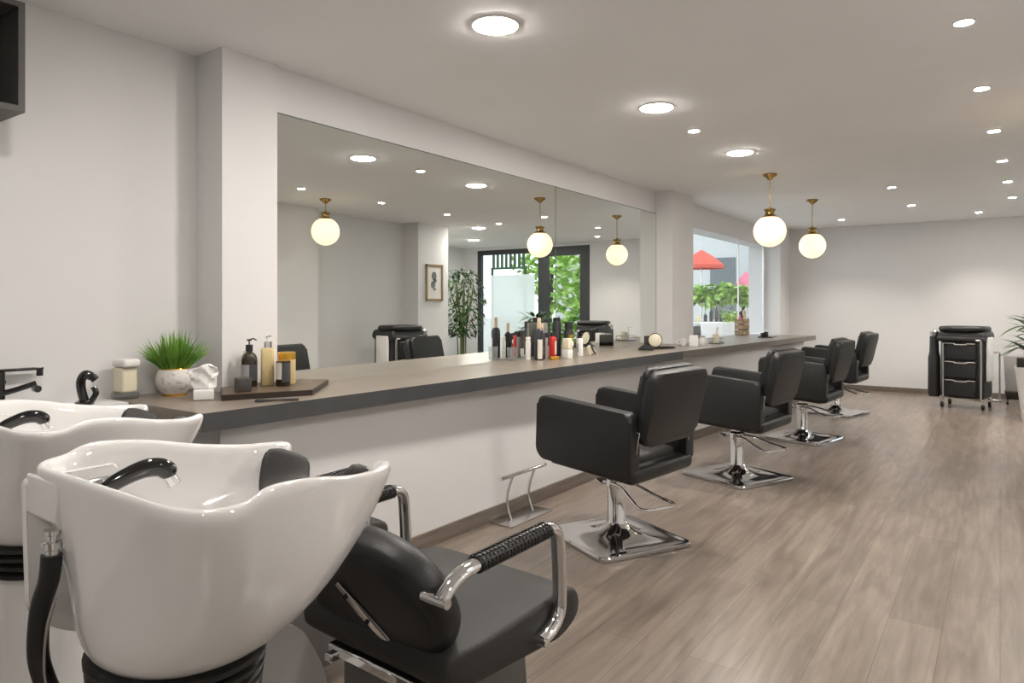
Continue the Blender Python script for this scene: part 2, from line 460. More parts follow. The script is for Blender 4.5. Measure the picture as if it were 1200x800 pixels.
# storefront: dark frames, door, glass
wf = MB()
Y0, Y1 = 11.87, 11.95
for x0, x1, z0, z1 in [(.40, .50, 0, 2.46), (3.02, 3.12, 0, 2.46), (1.42, 1.58, 0, 2.46), (.50, 1.42, 2.36, 2.46), (1.58, 3.02, 2.36, 2.46), (1.58, 3.02, 0, .09), (.50, .58, .0, 2.36), (1.36, 1.42, 0, 2.36), (.58, 1.36, 2.28, 2.36), (.58, 1.36, 0, .12)]:
    wf.box(((x0+x1)/2, (Y0+Y1)/2, (z0+z1)/2), (x1-x0, Y1-Y0, z1-z0))
win = struct('window_1', wf, M['frame'], smooth=False)
B(1.58, 3.02, 11.905, 11.915, .09, 2.36).build('pane', M['pane'], win, smooth=False)
B(1.68, 2.78, 11.897, 11.903, .09, 1.93).build('frosted_film', M['film'], win, smooth=False)
dr = struct('door_1', B(.58, .62, 11.88, 11.94, .12, 2.28), M['frame'], smooth=False)
B(.62, 1.36, 11.905, 11.915, .12, 2.28).build('pane', M['pane'], dr, smooth=False)
MB().tube([(1.29, 11.83, .7), (1.29, 11.83, 2.0)], .014).cyl((1.29, 11.83, .8), (1.29, 11.90, .8), .009).cyl((1.29, 11.83, 1.9), (1.29, 11.90, 1.9), .009).build('door_handle', M['frame'], dr)

# ------------------------------------------------------------------ mirror (two sheets side by side)
def mirror(y0, y1, z0, z1, label):
    o = tag(B(XM-.010, XM, y0, y1, z0, z1).build('wall_mirror_panel', M['mirror'], smooth=False), label, 'mirror', 'frameless wall mirrors above the counter')
    e = MB()
    e.box((XM-.004, (y0+y1)/2, z1+.0025), (.012, y1-y0, .005))
    for y in (y0, y1): e.box((XM-.004, y + (.0012 if y == y0 else -.0012)*0, (z0+z1)/2), (.010, .003, z1-z0))
    e.build('polished_edge', M['mirror_edge'], o, smooth=False)
    return o
YS = 4.975
mirror(2.235, YS-.002, ZT, 2.281, 'long frameless wall mirror beside the near pillar, reflecting two black chairs')
mirror(YS+.002, 7.048, ZT, 2.281, 'frameless wall mirror right of the seam, behind the crowd of bottles')

# glass panel beyond the middle pillar, standing in for a mirror
gp = tag(B(XM-.006, XM+.006, 7.66, 11.25, ZT, 2.232).build('mirror_stand_in', M['pane'], smooth=False), 'frameless glass panel beyond the middle pillar, standing in for a mirror of street greenery', 'mirror stand-in')
MB().box((XM, 11.20, (ZT+2.232)/2), (.03, .05, 2.232-ZT)).build('edge_profile', M['steel'], gp, smooth=False)
MB().box((XM-.002, 9.93, (ZT+2.232)/2), (.018, .02, 2.232-ZT)).build('joint_profile', M['steel'], gp, smooth=False)

# ------------------------------------------------------------------ counter
def counter(name, poly, z0, z1, front, label, em='counter_edge'):
    o = tag(MB().prism(poly, z1-z0, off=z0).build(name, M['counter'], smooth=False), label, 'counter')
    (a, b) = front
    p, q = Vector((*a, 0)), Vector((*b, 0)); d = (q-p).normalized(); n = Vector((d.y, -d.x, 0))*.004
    MB().prism([tuple(p.xy), tuple(q.xy), tuple((q+n).xy), tuple((p+n).xy)], z1-z0-.0005, off=z0).build('edge_band', M[em], o, smooth=False)
    return o
counter('counter_top', [(-3.228, 1.50), (-2.474, 1.50), (-2.327, 6.00), (XM, 6.00), (XM, 2.234), (-3.008, 2.234), (-3.008, 1.923), (-3.228, 1.923)], ZT-.072, ZT,
        ((-2.474, 1.50), (-2.327, 6.00)), 'long taupe counter top with a dark front edge running below the wall mirrors')
counter('counter_top', [(XM, 6.002), (-2.329, 6.002), (-2.05, 10.12), (-2.79, 10.12), (XM, 10.12), (XM, 7.66), (-2.845, 7.66), (-2.845, 7.05), (XM, 7.05)], ZT-.060, ZT,
        ((-2.329, 6.002), (-2.05, 10.12)), 'thinner far counter top below the glass panel, ending in a free corner', 'counter_sheen_edge')

# ------------------------------------------------------------------ wall cabinet top left
cb = thing('wall_cabinet', 'dark grey open wall cabinet hung high at the upper left corner', 'cabinet', (-3.09, .55, 2.01))
L, H, D, t = 1.08, .405, .28, .022
c = MB()
c.box((0, 0, t/2), (D, L, t)).box((0, 0, H-t/2), (D, L, t))
for s_ in (-1, 1): c.box((0, s_*(L/2-t/2), H/2), (D, t, H-2*t))
c.build('carcass', M['cabinet'], cb, smooth=False)
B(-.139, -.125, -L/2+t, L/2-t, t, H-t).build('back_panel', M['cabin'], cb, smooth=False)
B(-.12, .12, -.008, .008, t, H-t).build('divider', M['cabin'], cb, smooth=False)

# ------------------------------------------------------------------ ceiling lights
def downlight(name, x, y, r, label, group, big=True):
    o = thing(name, label, 'ceiling light', (x, y, ZC), 0, group)
    h = .011 if big else .006
    MB().lathe([(r*.86, 0), (r*1.0, 0), (r*1.0, -.006), (r*.93, -.008), (r*.86, -.008)], 40).build('trim_ring', M['white'], o)
    MB().lathe([(0, -h), (r*.84, -h), (r*.92, -h+.004), (r*.92, -.0078), (0, -.0078)] if big else [(0, -h-.003), (r*.85, -h-.003), (r*.85, -h+.003), (0, -h+.003)], 40).build('diffuser', M['led'] if big else M['spot'], o)
    return o
bigs = [(-1.80, 2.454, 'large round ceiling light nearest the camera, above the first mirror'),
        (-1.735, 4.043, 'large round ceiling light, the middle one of the row of three'),
        (-1.70, 5.615, 'large round ceiling light just in front of the pendant lamps')]
for x, y, l in bigs: downlight('round_ceiling_light', x, y, .108, l, 'large round ceiling lights')
for x, y, r in [(-1.80, .87, .085), (-.60, -1.2, .085), (.50, .55, .05), (.45, 2.4, .108)]:  # unseen discs added as fill for the near walls and basins
    downlight('round_ceiling_light', x, y, r, 'added round fill light on the ceiling outside the picture frame', 'added fill lights outside the picture frame')
for x, y in [(.68, 8.75), (2.0, 10.3), (2.3, 8.9)]:
    downlight('round_ceiling_light', x, y, .108, 'large round ceiling light by the storefront, seen only in the long mirror', 'ceiling lights by the storefront')
smalls = [(-.128, 3.579, 'small recessed spotlight nearest the camera at the upper right'),
          (-.085, 4.726, 'small recessed spotlight, second of the right-hand row'),
          (-.035, 5.928, 'small recessed spotlight, third of the right-hand row'),
          (.014, 7.189, 'small recessed spotlight, fourth of the right-hand row'),
          (.061, 8.432, 'small recessed spotlight, fifth of the right-hand row'),
          (.113, 9.698, 'small recessed spotlight, last of the right-hand row by the picture edge'),
          (-.229, 11.0, 'small recessed spotlight above the black trolley, washing the back wall'),
          (-.886, 9.771, 'small recessed spotlight, farther of the middle pair'),
          (-.916, 8.155, 'small recessed spotlight, nearer of the middle pair'),
          (-1.752, 4.728, 'small recessed spotlight right of the middle large round light'),
          (-1.852, 10.845, 'small recessed spotlight behind the farther pendant lamp')]
for x, y, l in smalls:
    o = downlight('recessed_spotlight', x, y, .042, l, 'recessed ceiling spotlights', False)
    ld = bpy.data.lights.new('spot_beam', 'SPOT'); ld.energy = 30 if (y > 9.7 and x < 0) else 18; ld.spot_size = R(112 if (y > 9.7 and x < 0) else 84); ld.spot_blend = .7; ld.shadow_soft_size = .04
    ld.color = (1, .90, .79)
    lo = bpy.data.objects.new('spot_beam', ld); COL.objects.link(lo); lo.parent = o; lo.location = (0, 0, -.02)

# ------------------------------------------------------------------ pendants
def make_pendant(label, loc, stem=.27, gr=.146):
    o = thing('pendant_lamp', label, 'pendant lamp', loc, 0, 'brass pendant lamps with opal globes')
    MB().lathe([(0, 0), (.064, 0), (.066, -.012), (.058, -.02), (.03, -.036), (.022, -.048), (.012, -.055), (.0, -.056)], 32).build('canopy', M['brass'], o)
    MB().cyl((0, 0, -.05), (0, 0, -.05-stem), .0045, seg=10).build('stem', M['brass'], o)
    z = -.05-stem
    MB().lathe([(0, z+.012), (.012, z+.012), (.014, z), (.05, z-.006), (.053, z-.018), (.046, z-.022), (.042, z-.03), (.042, z-.055), (.045, z-.06), (.066, z-.072), (.074, z-.08), (.07, z-.088), (0, z-.088)], 36).build('lamp_holder', M['brass'], o)
    zc = z-.08-gr*.90
    g = MB().ball((0, 0, 0), gr, 40).build('globe', M['opal'], o, loc=(0, 0, zc))
    return o
pd = make_pendant('brass pendant lamp with opal globe, the nearer and larger of the pair', (-1.76, 6.72, ZC))
dup(pd, (-1.782, 8.63, ZC), 0, 'brass pendant lamp with opal globe, the farther one before the back wall')
make_pendant('brass pendant lamp with opal globe on the other side, seen in the long mirror', (.30, 5.37, ZC), .10, .16)

# ------------------------------------------------------------------ styling chair
def make_chair(label, loc, rotz, base_rot):
    """facing local +Y"""
    o = thing('styling_chair', label, 'chair', loc, rotz, 'black styling chairs along the counter')
    # base plate: a rounded square that rises in a shallow pyramid to the column
    def sq(h, r, z, n=6):
        pts = rpoly([(-h, -h), (h, -h), (h, h), (-h, h)], r, n)
        return [Vector((a, b, z)) for a, b in pts]
    base = MB().loft([sq(.290, .045, 0), sq(.297, .05, .004), sq(.297, .05, .016), sq(.290, .05, .024), sq(.276, .05, .025), sq(.262, .05, .022), sq(.19, .12, .028), sq(.135, .12, .037), sq(.095, .09, .052), sq(.068, .066, .075), sq(.052, .051, .10)])
    base.build('base_plate', M['chrome_base'], o, rotz=base_rot, ang=25)
    MB().lathe([(.056, .09), (.055, .098), (.051, .105), (.051, .29), (.058, .295), (.058, .335), (.044, .345), (.030, .347), (.030, .40), (0, .40)], 32).build('hydraulic_column', M['chrome'], o)
    lv = MB()
    lv.tube(bez([(-.04, .07, .305), (-.05, .0, .315), (-.055, -.12, .315), (-.085, -.25, .285), (-.105, -.365, .268), (.0, -.385, .266), (.105, -.365, .268), (.085, -.25, .285), (.055, -.12, .315), (.05, .0, .315), (.04, .07, .305)], 6), .0075, 8)
    lever = lv.build('pump_lever', M['chrome'], o, rotz=R(-20))
    MB().box((0, .10, .303), (.115, .07, .012), rot=(R(12), 0, 0), bev=.005).build('pedal_pad', M['chrome'], lever)
    # seat shell, seat cushion
    MB().box((0, .015, .425), (.50, .53, .05), rot=(R(4), 0, 0), bev=.02).box((0, -.262, .437), (.61, .10, .085), rot=(R(4), 0, 0), bev=.038, seg=4).build('seat_shell', M['leather'], o)
    MB().box((0, .03, .485), (.475, .55, .10), rot=(R(4), 0, 0), bev=.035, seg=4).build('seat', M['pad'], o)
    MB().box((0, 0, .398), (.2, .2, .03), bev=.008).build('mounting_plate', M['plast'], o)
    # arm panels: tall padded slabs that rise a little to the front
    for s_ in (-1, 1):
        poly = rpoly([(-.300, .413), (.285, .455), (.325, .50), (.315, .805), (-.300, .753)], [.05, .05, .03, .05, .04], 6)
        a = MB().prism(poly, .078, 'YZ', off=(-.315 if s_ < 0 else .237), bev=.018, seg=3)
        a.build('armrest', M['leather'], o, ang=50)
    # backrest: thin front cushion on a thicker rear shell, leaning back
    bk = Matrix.Translation((0, -.275, .60)) @ Matrix.Rotation(R(13), 4, 'X')
    def pad(w, h, d, y, z0, rr, bev):
        poly = rpoly([(-w/2, z0), (w/2, z0), (w/2*1.03, z0+h), (-w/2*1.03, z0+h)], rr, 6)
        return MB().prism(poly, d, 'XZ', off=y, bev=bev, seg=4).rot(bk)
    pad(.515, .385, .066, -.070, .0, .055, .022).build('backrest', M['leather'], o, ang=50)
    pad(.475, .36, .05, -.006, .03, .05, .022).build('back_cushion', M['leather'], o, ang=50)
    for s_ in (-1, 1):
        br = MB().box((s_*.263, -.285, .58), (.007, .040, .17), rot=(R(10), 0, 0), bev=.002, seg=1).build('back_bracket', M['steel'], o)
        for k in range(3): MB().cyl((s_*.2585, -.279-.006*k, .535+.026*k), (s_*.2675, -.279-.006*k, .535+.026*k), .005, seg=10).build('screw', M['plast'], br)
    return o
CH = [(-1.754, 3.535, R(90-8), R(28), 'black styling chair nearest the camera, in front of the footrest'),
      (-1.636, 5.33, R(90-6), R(24), 'black styling chair, second from the camera along the counter'),
      (-1.584, 7.22, R(90-4), R(13), 'black styling chair, third from the camera along the counter'),
      (-1.631, 9.18, R(90-4), R(13), 'black styling chair farthest from the camera, before the back wall')]
for x, y, rz, br, l in CH:
    make_chair(l, (x, y, 0), rz, R(90)-br-rz if False else -(rz) - br)
ch0 = [o for o in bpy.data.objects if o.name.startswith('styling_chair')][0]

# ------------------------------------------------------------------ foot rests
def make_footrest(label, loc, rz):
    o = thing('footrest', label, 'footrest', loc, rz, 'chrome footrests on the floor below the counter')
    MB().box((0, 0, .005), (.17, .44, .010), bev=.004, seg=2).build('floor_plate', M['steel'], o)
    for s_ in (-1, 1):
        MB().tube(bez([(.0, s_*.115, .010), (-.028, s_*.115, .09), (-.022, s_*.115, .18), (.012, s_*.115, .275)], 6), .011, 10, flat=.7).build('upright', M['chrome'], o)
    MB().tube([(.016, -.24, .282), (.016, .24, .282)], .0125, 14).build('foot_bar', M['chrome'], o)
    return o
fr = make_footrest('chrome footrest on the floor left of the nearest styling chair', (-2.41, 3.56, 0), R(-1))
dup(fr, (-2.36, 5.60, 0), R(-1), 'chrome footrest under the counter in front of the second styling chair')
dup(fr, (-2.24, 7.45, 0), R(-4), 'chrome footrest under the counter in front of the third styling chair')

# ------------------------------------------------------------------ shampoo units
HALF = [(0, -.245, 1.012), (.12, -.245, 1.012), (.22, -.240, 1.010), (.282, -.213, 1.009), (.303, -.165, 1.012), (.302, -.118, 1.027), (.284, -.02, 1.019), (.252, .08, .998),
        (.220, .17, .986), (.194, .228, .985), (.160, .256, .984), (.130, .232, .962), (.102, .192, .918), (.065, .163, .886), (0, .156, .877)]
def rim_outline(n=4):
    pts = HALF + [(-x, y, z) for x, y, z in reversed(HALF[1:-1])]
    return bez(pts, n, True)
def bowl_mb():
    rim = rim_outline(4); cen = Vector((0, -.03, 0)); ZB = .70
    def ring(t, w, a, b, cy, scale=1., zb=ZB, flat=0.):
        """one section: w blends the rim outline into an ellipse, t is the height between foot and rim"""
        out = []
        for p in rim:
            d = p-cen; th = math.atan2(d.y/.245, d.x/.295)
            e = Vector((a*math.cos(th), cy+b*math.sin(th), 0))
            q = Vector((d.x*scale, cen.y+d.y*scale, 0))
            v = q.lerp(e, w); zr = p.z+(1.0-p.z)*flat; v.z = zb+(zr-zb)*t
            out.append(v)
        return out
    rings = [ring(0, 1, .10, .085, -.100), ring(0, 1, .142, .122, -.100), ring(.05, .98, .172, .146, -.094), ring(.18, .93, .212, .178, -.072),
             ring(.38, .74, .244, .206, -.045, .99), ring(.60, .46, .268, .226, -.03, .99), ring(.78, .20, .28, .24, -.02, .99), ring(.90, .05, .29, .245, -.02)]
    rings.append([Vector((p.x*1.004, p.y*1.004, p.z-.018)) for p in rim])
    rings.append([Vector((p.x, p.y, p.z-.004)) for p in rim])
    for k, dz in ((.972, 0), (.93, -.002), (.90, -.014)):
        rings.append([Vector((p.x*k, cen.y+(p.y-cen.y)*k, p.z+dz)) for p in rim])
    rings += [ring(.74, .14, .225, .20, -.035, .88), ring(.52, .45, .195, .17, -.035, .82), ring(.33, .80, .155, .135, -.03, .72), ring(.28, .96, .09, .08, -.03, .5, flat=1), ring(.27, 1, .03, .03, -.03, .3, flat=1)]
    return MB().loft(rings)

def make_wash_unit(label, loc, rz, bowl_off, bowl_rot):
    o = thing('shampoo_chair', label, 'shampoo chair', loc, rz, 'backwash shampoo units')
    def put(ob): ob.location = (*bowl_off, 0); ob.rotation_euler = (0, 0, bowl_rot); return ob
    bowl = put(bowl_mb().build('basin', M['ceramic'], o, subs=1, ang=180)); bowl['label'] = 'glossy white ceramic basin'
    # rear apron of the basin
    ap = MB().prism(rpoly([(-.252, .985), (-.245, .735), (-.20, .695), (-.12, .655), (-.09, .665), (-.09, .985)], [.01, .03, .03, .03, .02, .01]), .020, 'YZ', off=-.262, bev=.006)
    ap.prism(rpoly([(-.246, .995), (-.250, .925), (-.232, .915), (-.222, .99)], .006, 3), .135, 'YZ', off=-.255, bev=.004)
    ap.build('rear_apron', M['ceramic'], bowl, ang=50)
    # drain
    MB().lathe([(0, .786), (.026, .786), (.03, .783), (.03, .774), (0, .774)], 24, (0, -.03, 0)).build('drain', M['chrome'], bowl)
    # black spray head on its curved neck, chrome mixer lever
    pts = bez([(-.180, -.186, .90), (-.174, -.168, .935), (-.160, -.138, .966), (-.140, -.096, .987), (-.128, -.069, .989), (-.122, -.055, .981)], 6)
    sp = MB().tube(pts, .02, 16, radii=[.011+.007*min(1, i/20) for i in range(len(pts))]).ball((-.122, -.055, .981), .0178, 16).build('spray_handle', M['gloss'], bowl)
    MB().cyl((-.121, -.056, .977), (-.116, -.044, .953), .011, .013, 16).build('spray_nozzle', M['chrome'], sp)
    MB().lathe([(0, 0), (.028, 0), (.028, .012), (.02, .03), (.02, .05), (0, .05)], 24, (-.181, -.190, .855)).build('tap_body', M['chrome'], bowl)
    MB().tube(bez([(-.186, -.198, .915), (-.225, -.165, .955), (-.218, -.105, .962)], 5), .006, 10, flat=1.8).build('mixer_lever', M['chrome'], bowl)
    # neck rest: a saddle cushion over the notch
    path = bez([(.128, .226, .968), (.116, .212, .945), (.094, .192, .915), (.06, .174, .896), (0, .164, .889), (-.06, .174, .896), (-.094, .192, .915), (-.116, .212, .945), (-.128, .226, .968)], 3)
    rings = []
    for i, p in enumerate(path):
        a = path[max(0, i-1)]; b = path[min(len(path)-1, i+1)]
        t = (b-a).normalized(); fw = Vector((0, 1, .25)).normalized(); fw = (fw - t*fw.dot(t)).normalized(); n = t.cross(fw)
        if n.z < 0: n = -n
        e_ = min(i, len(path)-1-i); k = (.50, .84, .96)[e_] if e_ < 3 else 1.
        W, T = .054*k, .0155*k
        rings.append([p + fw*W*math.copysign(abs(math.cos(q))**.6, math.cos(q)) + n*T*math.copysign(abs(math.sin(q))**.6, math.sin(q)) for q in [2*PI*j/20 for j in range(20)]])
    MB().loft(rings).build('neck_cushion', M['pad'], bowl, ang=60)
    # rubber bellows and grey pedestal fin under the basin
    rp = []
    for k in range(4):
        z = .706-.022*k; r = .163-.003*k
        rp += [(r-.012, z), (r, z-.006), (r, z-.015), (r-.012, z-.021)]
    put(MB().lathe([(0, .712)]+rp+[(0, .618)], 40, (0, -.10, 0), sy=.88).build('rubber_bellows', M['rubber'], o))
    put(MB().lathe([(0, .635), (.120, .635), (.128, .40), (.138, .28), (.146, .262), (.146, .245), (.140, .235), (.147, .222), (.147, .205), (.138, .19), (.10, .165), (.09, .02), (.13, .0), (0, .0)], 36, (0, -.10, 0), sy=.88).build('pedestal', M['ceramic'], o))
    fin = rpoly([(-.57, .0), (-.36, .0), (-.36, .44), (-.45, .605), (-.57, .605)], [.01, .02, .14, .14, .02], 8)
    MB().prism(fin, .10, 'YZ', off=-.06, bev=.008).build('pedestal_cover', M['greyp'], o, ang=50)
    # water hose with its brass union
    hs = [(-.135, -.250, .872), (-.137, -.253, .83), (-.148, -.262, .78), (-.150, -.265, .705), (-.138, -.258, .655), (-.115, -.245, .61), (-.10, -.20, .48), (-.09, -.16, .28), (-.09, -.15, .05)]
    hose = put(MB().tube(bez(hs, 6), .0165, 14).build('water_hose', M['rubber'], o))
    MB().tube(bez([(p[0]+.022, p[1]+.002, p[2]-.03) for p in hs[1:]], 6), .0032, 8).build('chrome_hose', M['steel'], hose)
    MB().lathe([(0, 0), (.012, 0), (.012, .018), (.0155, .020), (.0155, .032), (.009, .034), (.009, .042), (.013, .044), (.013, .052), (0, .052)], 18, (-.135, -.250, .862)).build('hose_union', M['chrome'], hose)
    # --- chair
    st = [[], ]
    seat = MB()
    prof = rpoly([(-.22, .405), (.24, .375), (.325, .42), (.322, .50), (.23, .518), (-.08, .500), (-.22, .505)], [.05, .05, .05, .05, .10, .15, .05], 6)
    xs = [(-.285, .80), (-.275, .93), (-.24, 1), (0, 1.03), (.24, 1), (.275, .93), (.285, .80)]
    cy, cz = .01, .45
    rings = [[Vector((x, cy+(a-cy)*(.90+.1*min(1, k)), cz+(b-cz)*k)) for a, b in prof] for x, k in xs]
    seat.loft(rings).build('seat', M['pad'], o, subs=1, ang=180)
    # leaning backrest with rounded shoulders
    bm_ = Matrix.Translation((0, -.130, .430)) @ Matrix.Rotation(R(24), 4, 'X')
    out = [v for v in bez([Vector((x, 0, z)) for x, z in [(0, 0), (.12, .008), (.215, .05), (.275, .13), (.285, .20), (.25, .285), (.16, .345), (0, .36), (-.16, .345), (-.25, .285), (-.285, .20), (-.275, .13), (-.215, .05), (-.12, .008)]], 3, True)]
    back = MB().loft([[Vector((v.x*k, y, .18+(v.z-.18)*k)) for v in out] for k, y in [(.45, .052), (.80, .050), (.93, .040), (.99, .018), (1, -.010), (.97, -.038), (.88, -.052), (.45, -.055)]]).rot(bm_).build('backrest', M['leather'], o, subs=1, ang=180)
    hb = MB().tube([(-.055, -.272, .605), (.0, -.242, .54), (.05, -.216, .485), (.095, -.190, .435)], .017, 12, flat=.2, up=(.78, -.26, .57), radii=[.012, .024, .024, .010])
    hinge = hb.build('recline_bracket', M['chrome'], back)
    for k in range(3):
        q = Vector((-.03, -.262, .576)).lerp(Vector((.07, -.206, .462)), k/2)
        MB().cyl(q, q+Vector((-.003, -.009, -.003)), .006, seg=10).build('screw', M['plast'], hinge)
    # arms: chrome tube with a ribbed black grip
    for s_ in (-1, 1):
        x = s_*.302
        a = [(x, -.265, .655), (x, -.225, .685), (x, -.165, .700), (x, -.05, .705), (x, .10, .712), (x, .145, .712), (x, .172, .690), (x, .180, .64), (x, .186, .53), (x, .178, .475), (x, .145, .445), (x-.0*s_, .10, .432)]
        arm = MB().tube(bez(a, 5), .0155, 16, flat=1.35).cyl((x-s_*.055, -.265, .652), (x+s_*.022, -.265, .652), .0115, seg=16).cyl((x-s_*.055, .10, .430), (x+s_*.022, .10, .430), .0115, seg=16).build('armrest', M['chrome'], o)
        g = MB(); n = 20
        g.tube([(x, -.150+.275*i/8, .7005+.0105*i/8) for i in range(9)], .0205, 18, flat=1.25)
        for i in range(n):
            for k in range(8):
                th = PI*(-.08+1.16*k/7); yy = -.143+.261*i/(n-1)
                g.box((x+.0257*math.cos(th), yy, .7012+.0105*i/n+.0207*math.sin(th)), (.004, .0085, .0072), rot=(0, -th, 0))
        g.build('arm_grip', M['rubber'], arm, smooth=False)
    # frame and grey leg panel
    f = MB()
    for s_ in (-1, 1):
        f.box((s_*.15, .0, .372), (.03, .46, .022), bev=.004, seg=1)
    f.box((0, -.20, .388), (.34, .03, .03), bev=.005, seg=1).box((0, .12, .372), (.44, .03, .022), bev=.004, seg=1)
    f.build('seat_frame', M['chrome'], o)
    lp = rpoly([(-.16, 0), (.20, 0), (.215, .20), (.20, .365), (-.16, .365)], [.01, .03, .05, .04, .02], 5)
    MB().prism(lp, .34, 'YZ', off=-.17, bev=.01).build('base_panel', M['greyp_shade'], o, ang=50)
    return o
make_wash_unit('white backwash basin with black reclining chair, nearest the camera', (-1.285, 1.45, 0), R(-4), (.1335, -.661), R(3))
make_wash_unit('white backwash basin half cut by the left edge, behind the nearest basin', (-2.17, 1.58, 0), R(-4), (.1335, -.661), R(3))

# ------------------------------------------------------------------ things behind the basins
tp = thing('basin_tap', 'black wall tap with lever at the left edge above the basins', 'tap', (-3.23, 1.09, 1.0))
MB().lathe([(0, 0), (.03, 0), (.03, .012), (.02, .016), (.02, .05), (0, .05)], 24, (0, 0, 0), Matrix.Rotation(R(90), 4, 'Y')).build('tap_body', M['gloss'], tp)
MB().cyl((.04, 0, -.11), (.04, 0, .04), .02).box((.04, .065, .045), (.030, .17, .012), bev=.004).cyl((.04, .14, .045), (.04, .14, .015), .012).build('spout', M['gloss'], tp)
MB().tube([(.05, .0, -.045), (.07, .05, -.03), (.085, .11, -.01)], .011).cyl((.05, .12, -.035), (.075, .12, -.035), .014).build('lever', M['gloss'], tp)
cl = thing('shower_holder', 'black curved spray holder standing on the ledge behind the far basin', 'shower holder', (-3.10, 1.36, ZT))
struct('trim_1', B(-3.23, -3.02, .55, 1.498, ZT-.05, ZT), M['wall'], smooth=False)
MB().lathe([(0, 0), (.035, 0), (.035, .012), (.02, .02), (0, .02)], 24).build('base', M['gloss'], cl)
MB().tube(bez([(0, 0, .012), (-.01, -.008, .06), (-.008, -.01, .10), (.008, 0, .125), (.022, .018, .115)], 5), .018, 14).build('neck', M['gloss'], cl)
MB().cyl((.022, .018, .118), (.03, .03, .10), .016).tube(bez([(.01, .02, .01), (.02, .035, .045), (.01, .03, .07)], 5), .012, 10).build('cradle', M['gloss'], cl)

# soap dispenser in the corner
sd = thing('soap_dispenser', 'pale cream soap dispenser in the corner left of the grass pot', 'dispenser', (-3.145, 1.545, ZT))
MB().box((0, 0, .085), (.09, .07, .11), bev=.012).build('liquid_tank', M['pale'], sd)
MB().box((0, 0, .015), (.10, .08, .03), bev=.008).build('foot', M['clear'], sd)
MB().box((0.01, 0, .158), (.11, .075, .035), bev=.012).build('pump_head', M['white'], sd)

# grass pot
gpz = thing('potted_grass', 'round crackled white pot of bright green grass on the counter end', 'potted plant', (-3.085, 1.735, ZT))
MB().lathe([(0, 0), (.048, 0), (.05, .008), (.052, .014), (.068, .03), (.080, .058), (.080, .082), (.070, .108), (.060, .122), (.055, .122), (.055, .108), (0, .108)], 40).build('pot', M['pot'], gpz)
MB().lathe([(.044, 0), (.050, 0), (.052, .010), (.046, .012)], 40, (0, 0, .0)).lathe([(.0605, .118), (.0625, .121), (.0605, .1245), (.0565, .1235)], 40).build('gilt_band', M['gold'], gpz)
MB().lathe([(0, .11), (.055, .11), (.055, .1095), (0, .1095)], 24).build('soil', M['soil'], gpz)
g = MB()
for i in range(360):
    a = random.uniform(0, 2*PI); tl = random.uniform(.0, 1.0); rr = random.uniform(0, .05)
    g.blade((rr*math.cos(a), rr*math.sin(a), .105), (math.cos(a)*tl, math.sin(a)*tl, 1.0), (random.uniform(-1, 1), random.uniform(-1, 1), .2), random.uniform(.13, .20)*(1.0-.05*tl), .0066, random.uniform(.02, .28)*tl, 5)
for v in g.bm.verts:
    if v.co.x < -.135: v.co.x = -.135+(v.co.x+.135)*.05
g.build('grass', M['grass'], gpz)

# ------------------------------------------------------------------ counter dressing, near tray
tr = thing('wooden_tray', 'dark walnut tray with cut corners carrying bottles at the near counter end', 'tray', (-2.79, 2.08, ZT))
pts = [(-.21, -.17), (.055, -.335), (.225, .012), (-.065, .35), (-.215, .30)]
MB().prism(pts, .024, off=0).build('tray_edge', M['trayside'], tr, smooth=False)
MB().prism([(x*.975, y*.975) for x, y in pts], .002, off=.0235).build('tray_top', M['tray'], tr, smooth=False)
ZTR = ZT+.0255

def bottle(name, label, loc, prof, mat, cat='bottle', group=None, cap=None, capmat='plast', lab=None, labmat='labelw', pump=None, rz=0, seg=28, labrange=(0, 360), square=False, lab2=None):
    o = thing(name, label, cat, loc, rz, group)
    if square:
        w = MB()
        rings = []
        for r, z in prof:
            if r > 0: rings.append([Vector((a, b, z)) for a, b in rpoly([(-r, -r*.8), (r, -r*.8), (r, r*.8), (-r, r*.8)], r*.3, 4)])
        w.loft(rings).build('body', M[mat], o, ang=50)
    else: MB().lathe(prof, seg).build('body', M[mat], o)
    if cap: MB().lathe(cap, 24).build('cap', M[capmat], o)
    def wrap(lab, labmat, rng, nm):
        r, z0, z1 = lab; n = 16; a0, a1 = R(rng[0]), R(rng[1])
        if square:
            MB().box((0, -r*.8-.0004, (z0+z1)/2), (r*1.3, .0012, z1-z0)).build(nm, M[labmat], o, smooth=False); return
        l = MB(); A = [(r*math.cos(a0+(a1-a0)*i/n), r*math.sin(a0+(a1-a0)*i/n)) for i in range(n+1)]
        Bq = [(x*.985, y*.985) for x, y in reversed(A)]
        if rng[1]-rng[0] >= 359: l.lathe([(r*.97, z0), (r, z0), (r, z1), (r*.97, z1)], seg)
        else: l.prism(A+Bq, z1-z0, off=z0)
        l.build(nm, M[labmat], o)
    if lab: wrap(lab, labmat, labrange, 'label')
    if lab2: wrap(*lab2, 'label')
    if pump:
        z, mt = pump
        pm = MB().cyl((0, 0, z), (0, 0, z+.022), .0035, seg=10).box((0, 0, z+.024), (.014, .02, .009), bev=.003).tube(bez([(0, 0, z+.024), (.016, .012, z+.030), (.028, .020, z+.022)], 4), .0032, 8)
        pm.build('pump', M[mt], o)
    return o
V = -35   # bottles turn their labels to the camera
bottle('pump_bottle', 'dark amber pump bottle with a grey label on the near tray', (-2.915, 2.005, ZTR),
       [(0, 0), (.034, 0), (.037, .004), (.037, .125), (.034, .142), (.026, .156), (.015, .163), (.014, .170), (0, .170)], 'amber', group='bottles on the walnut tray',
       cap=[(0, .168), (.0165, .168), (.0165, .198), (.0, .198)], lab=(.0376, .03, .105), labmat='label', labrange=(235, 325), lab2=((.0376, .03, .105), 'labelk', (326, 395)), pump=(.196, 'plast'))
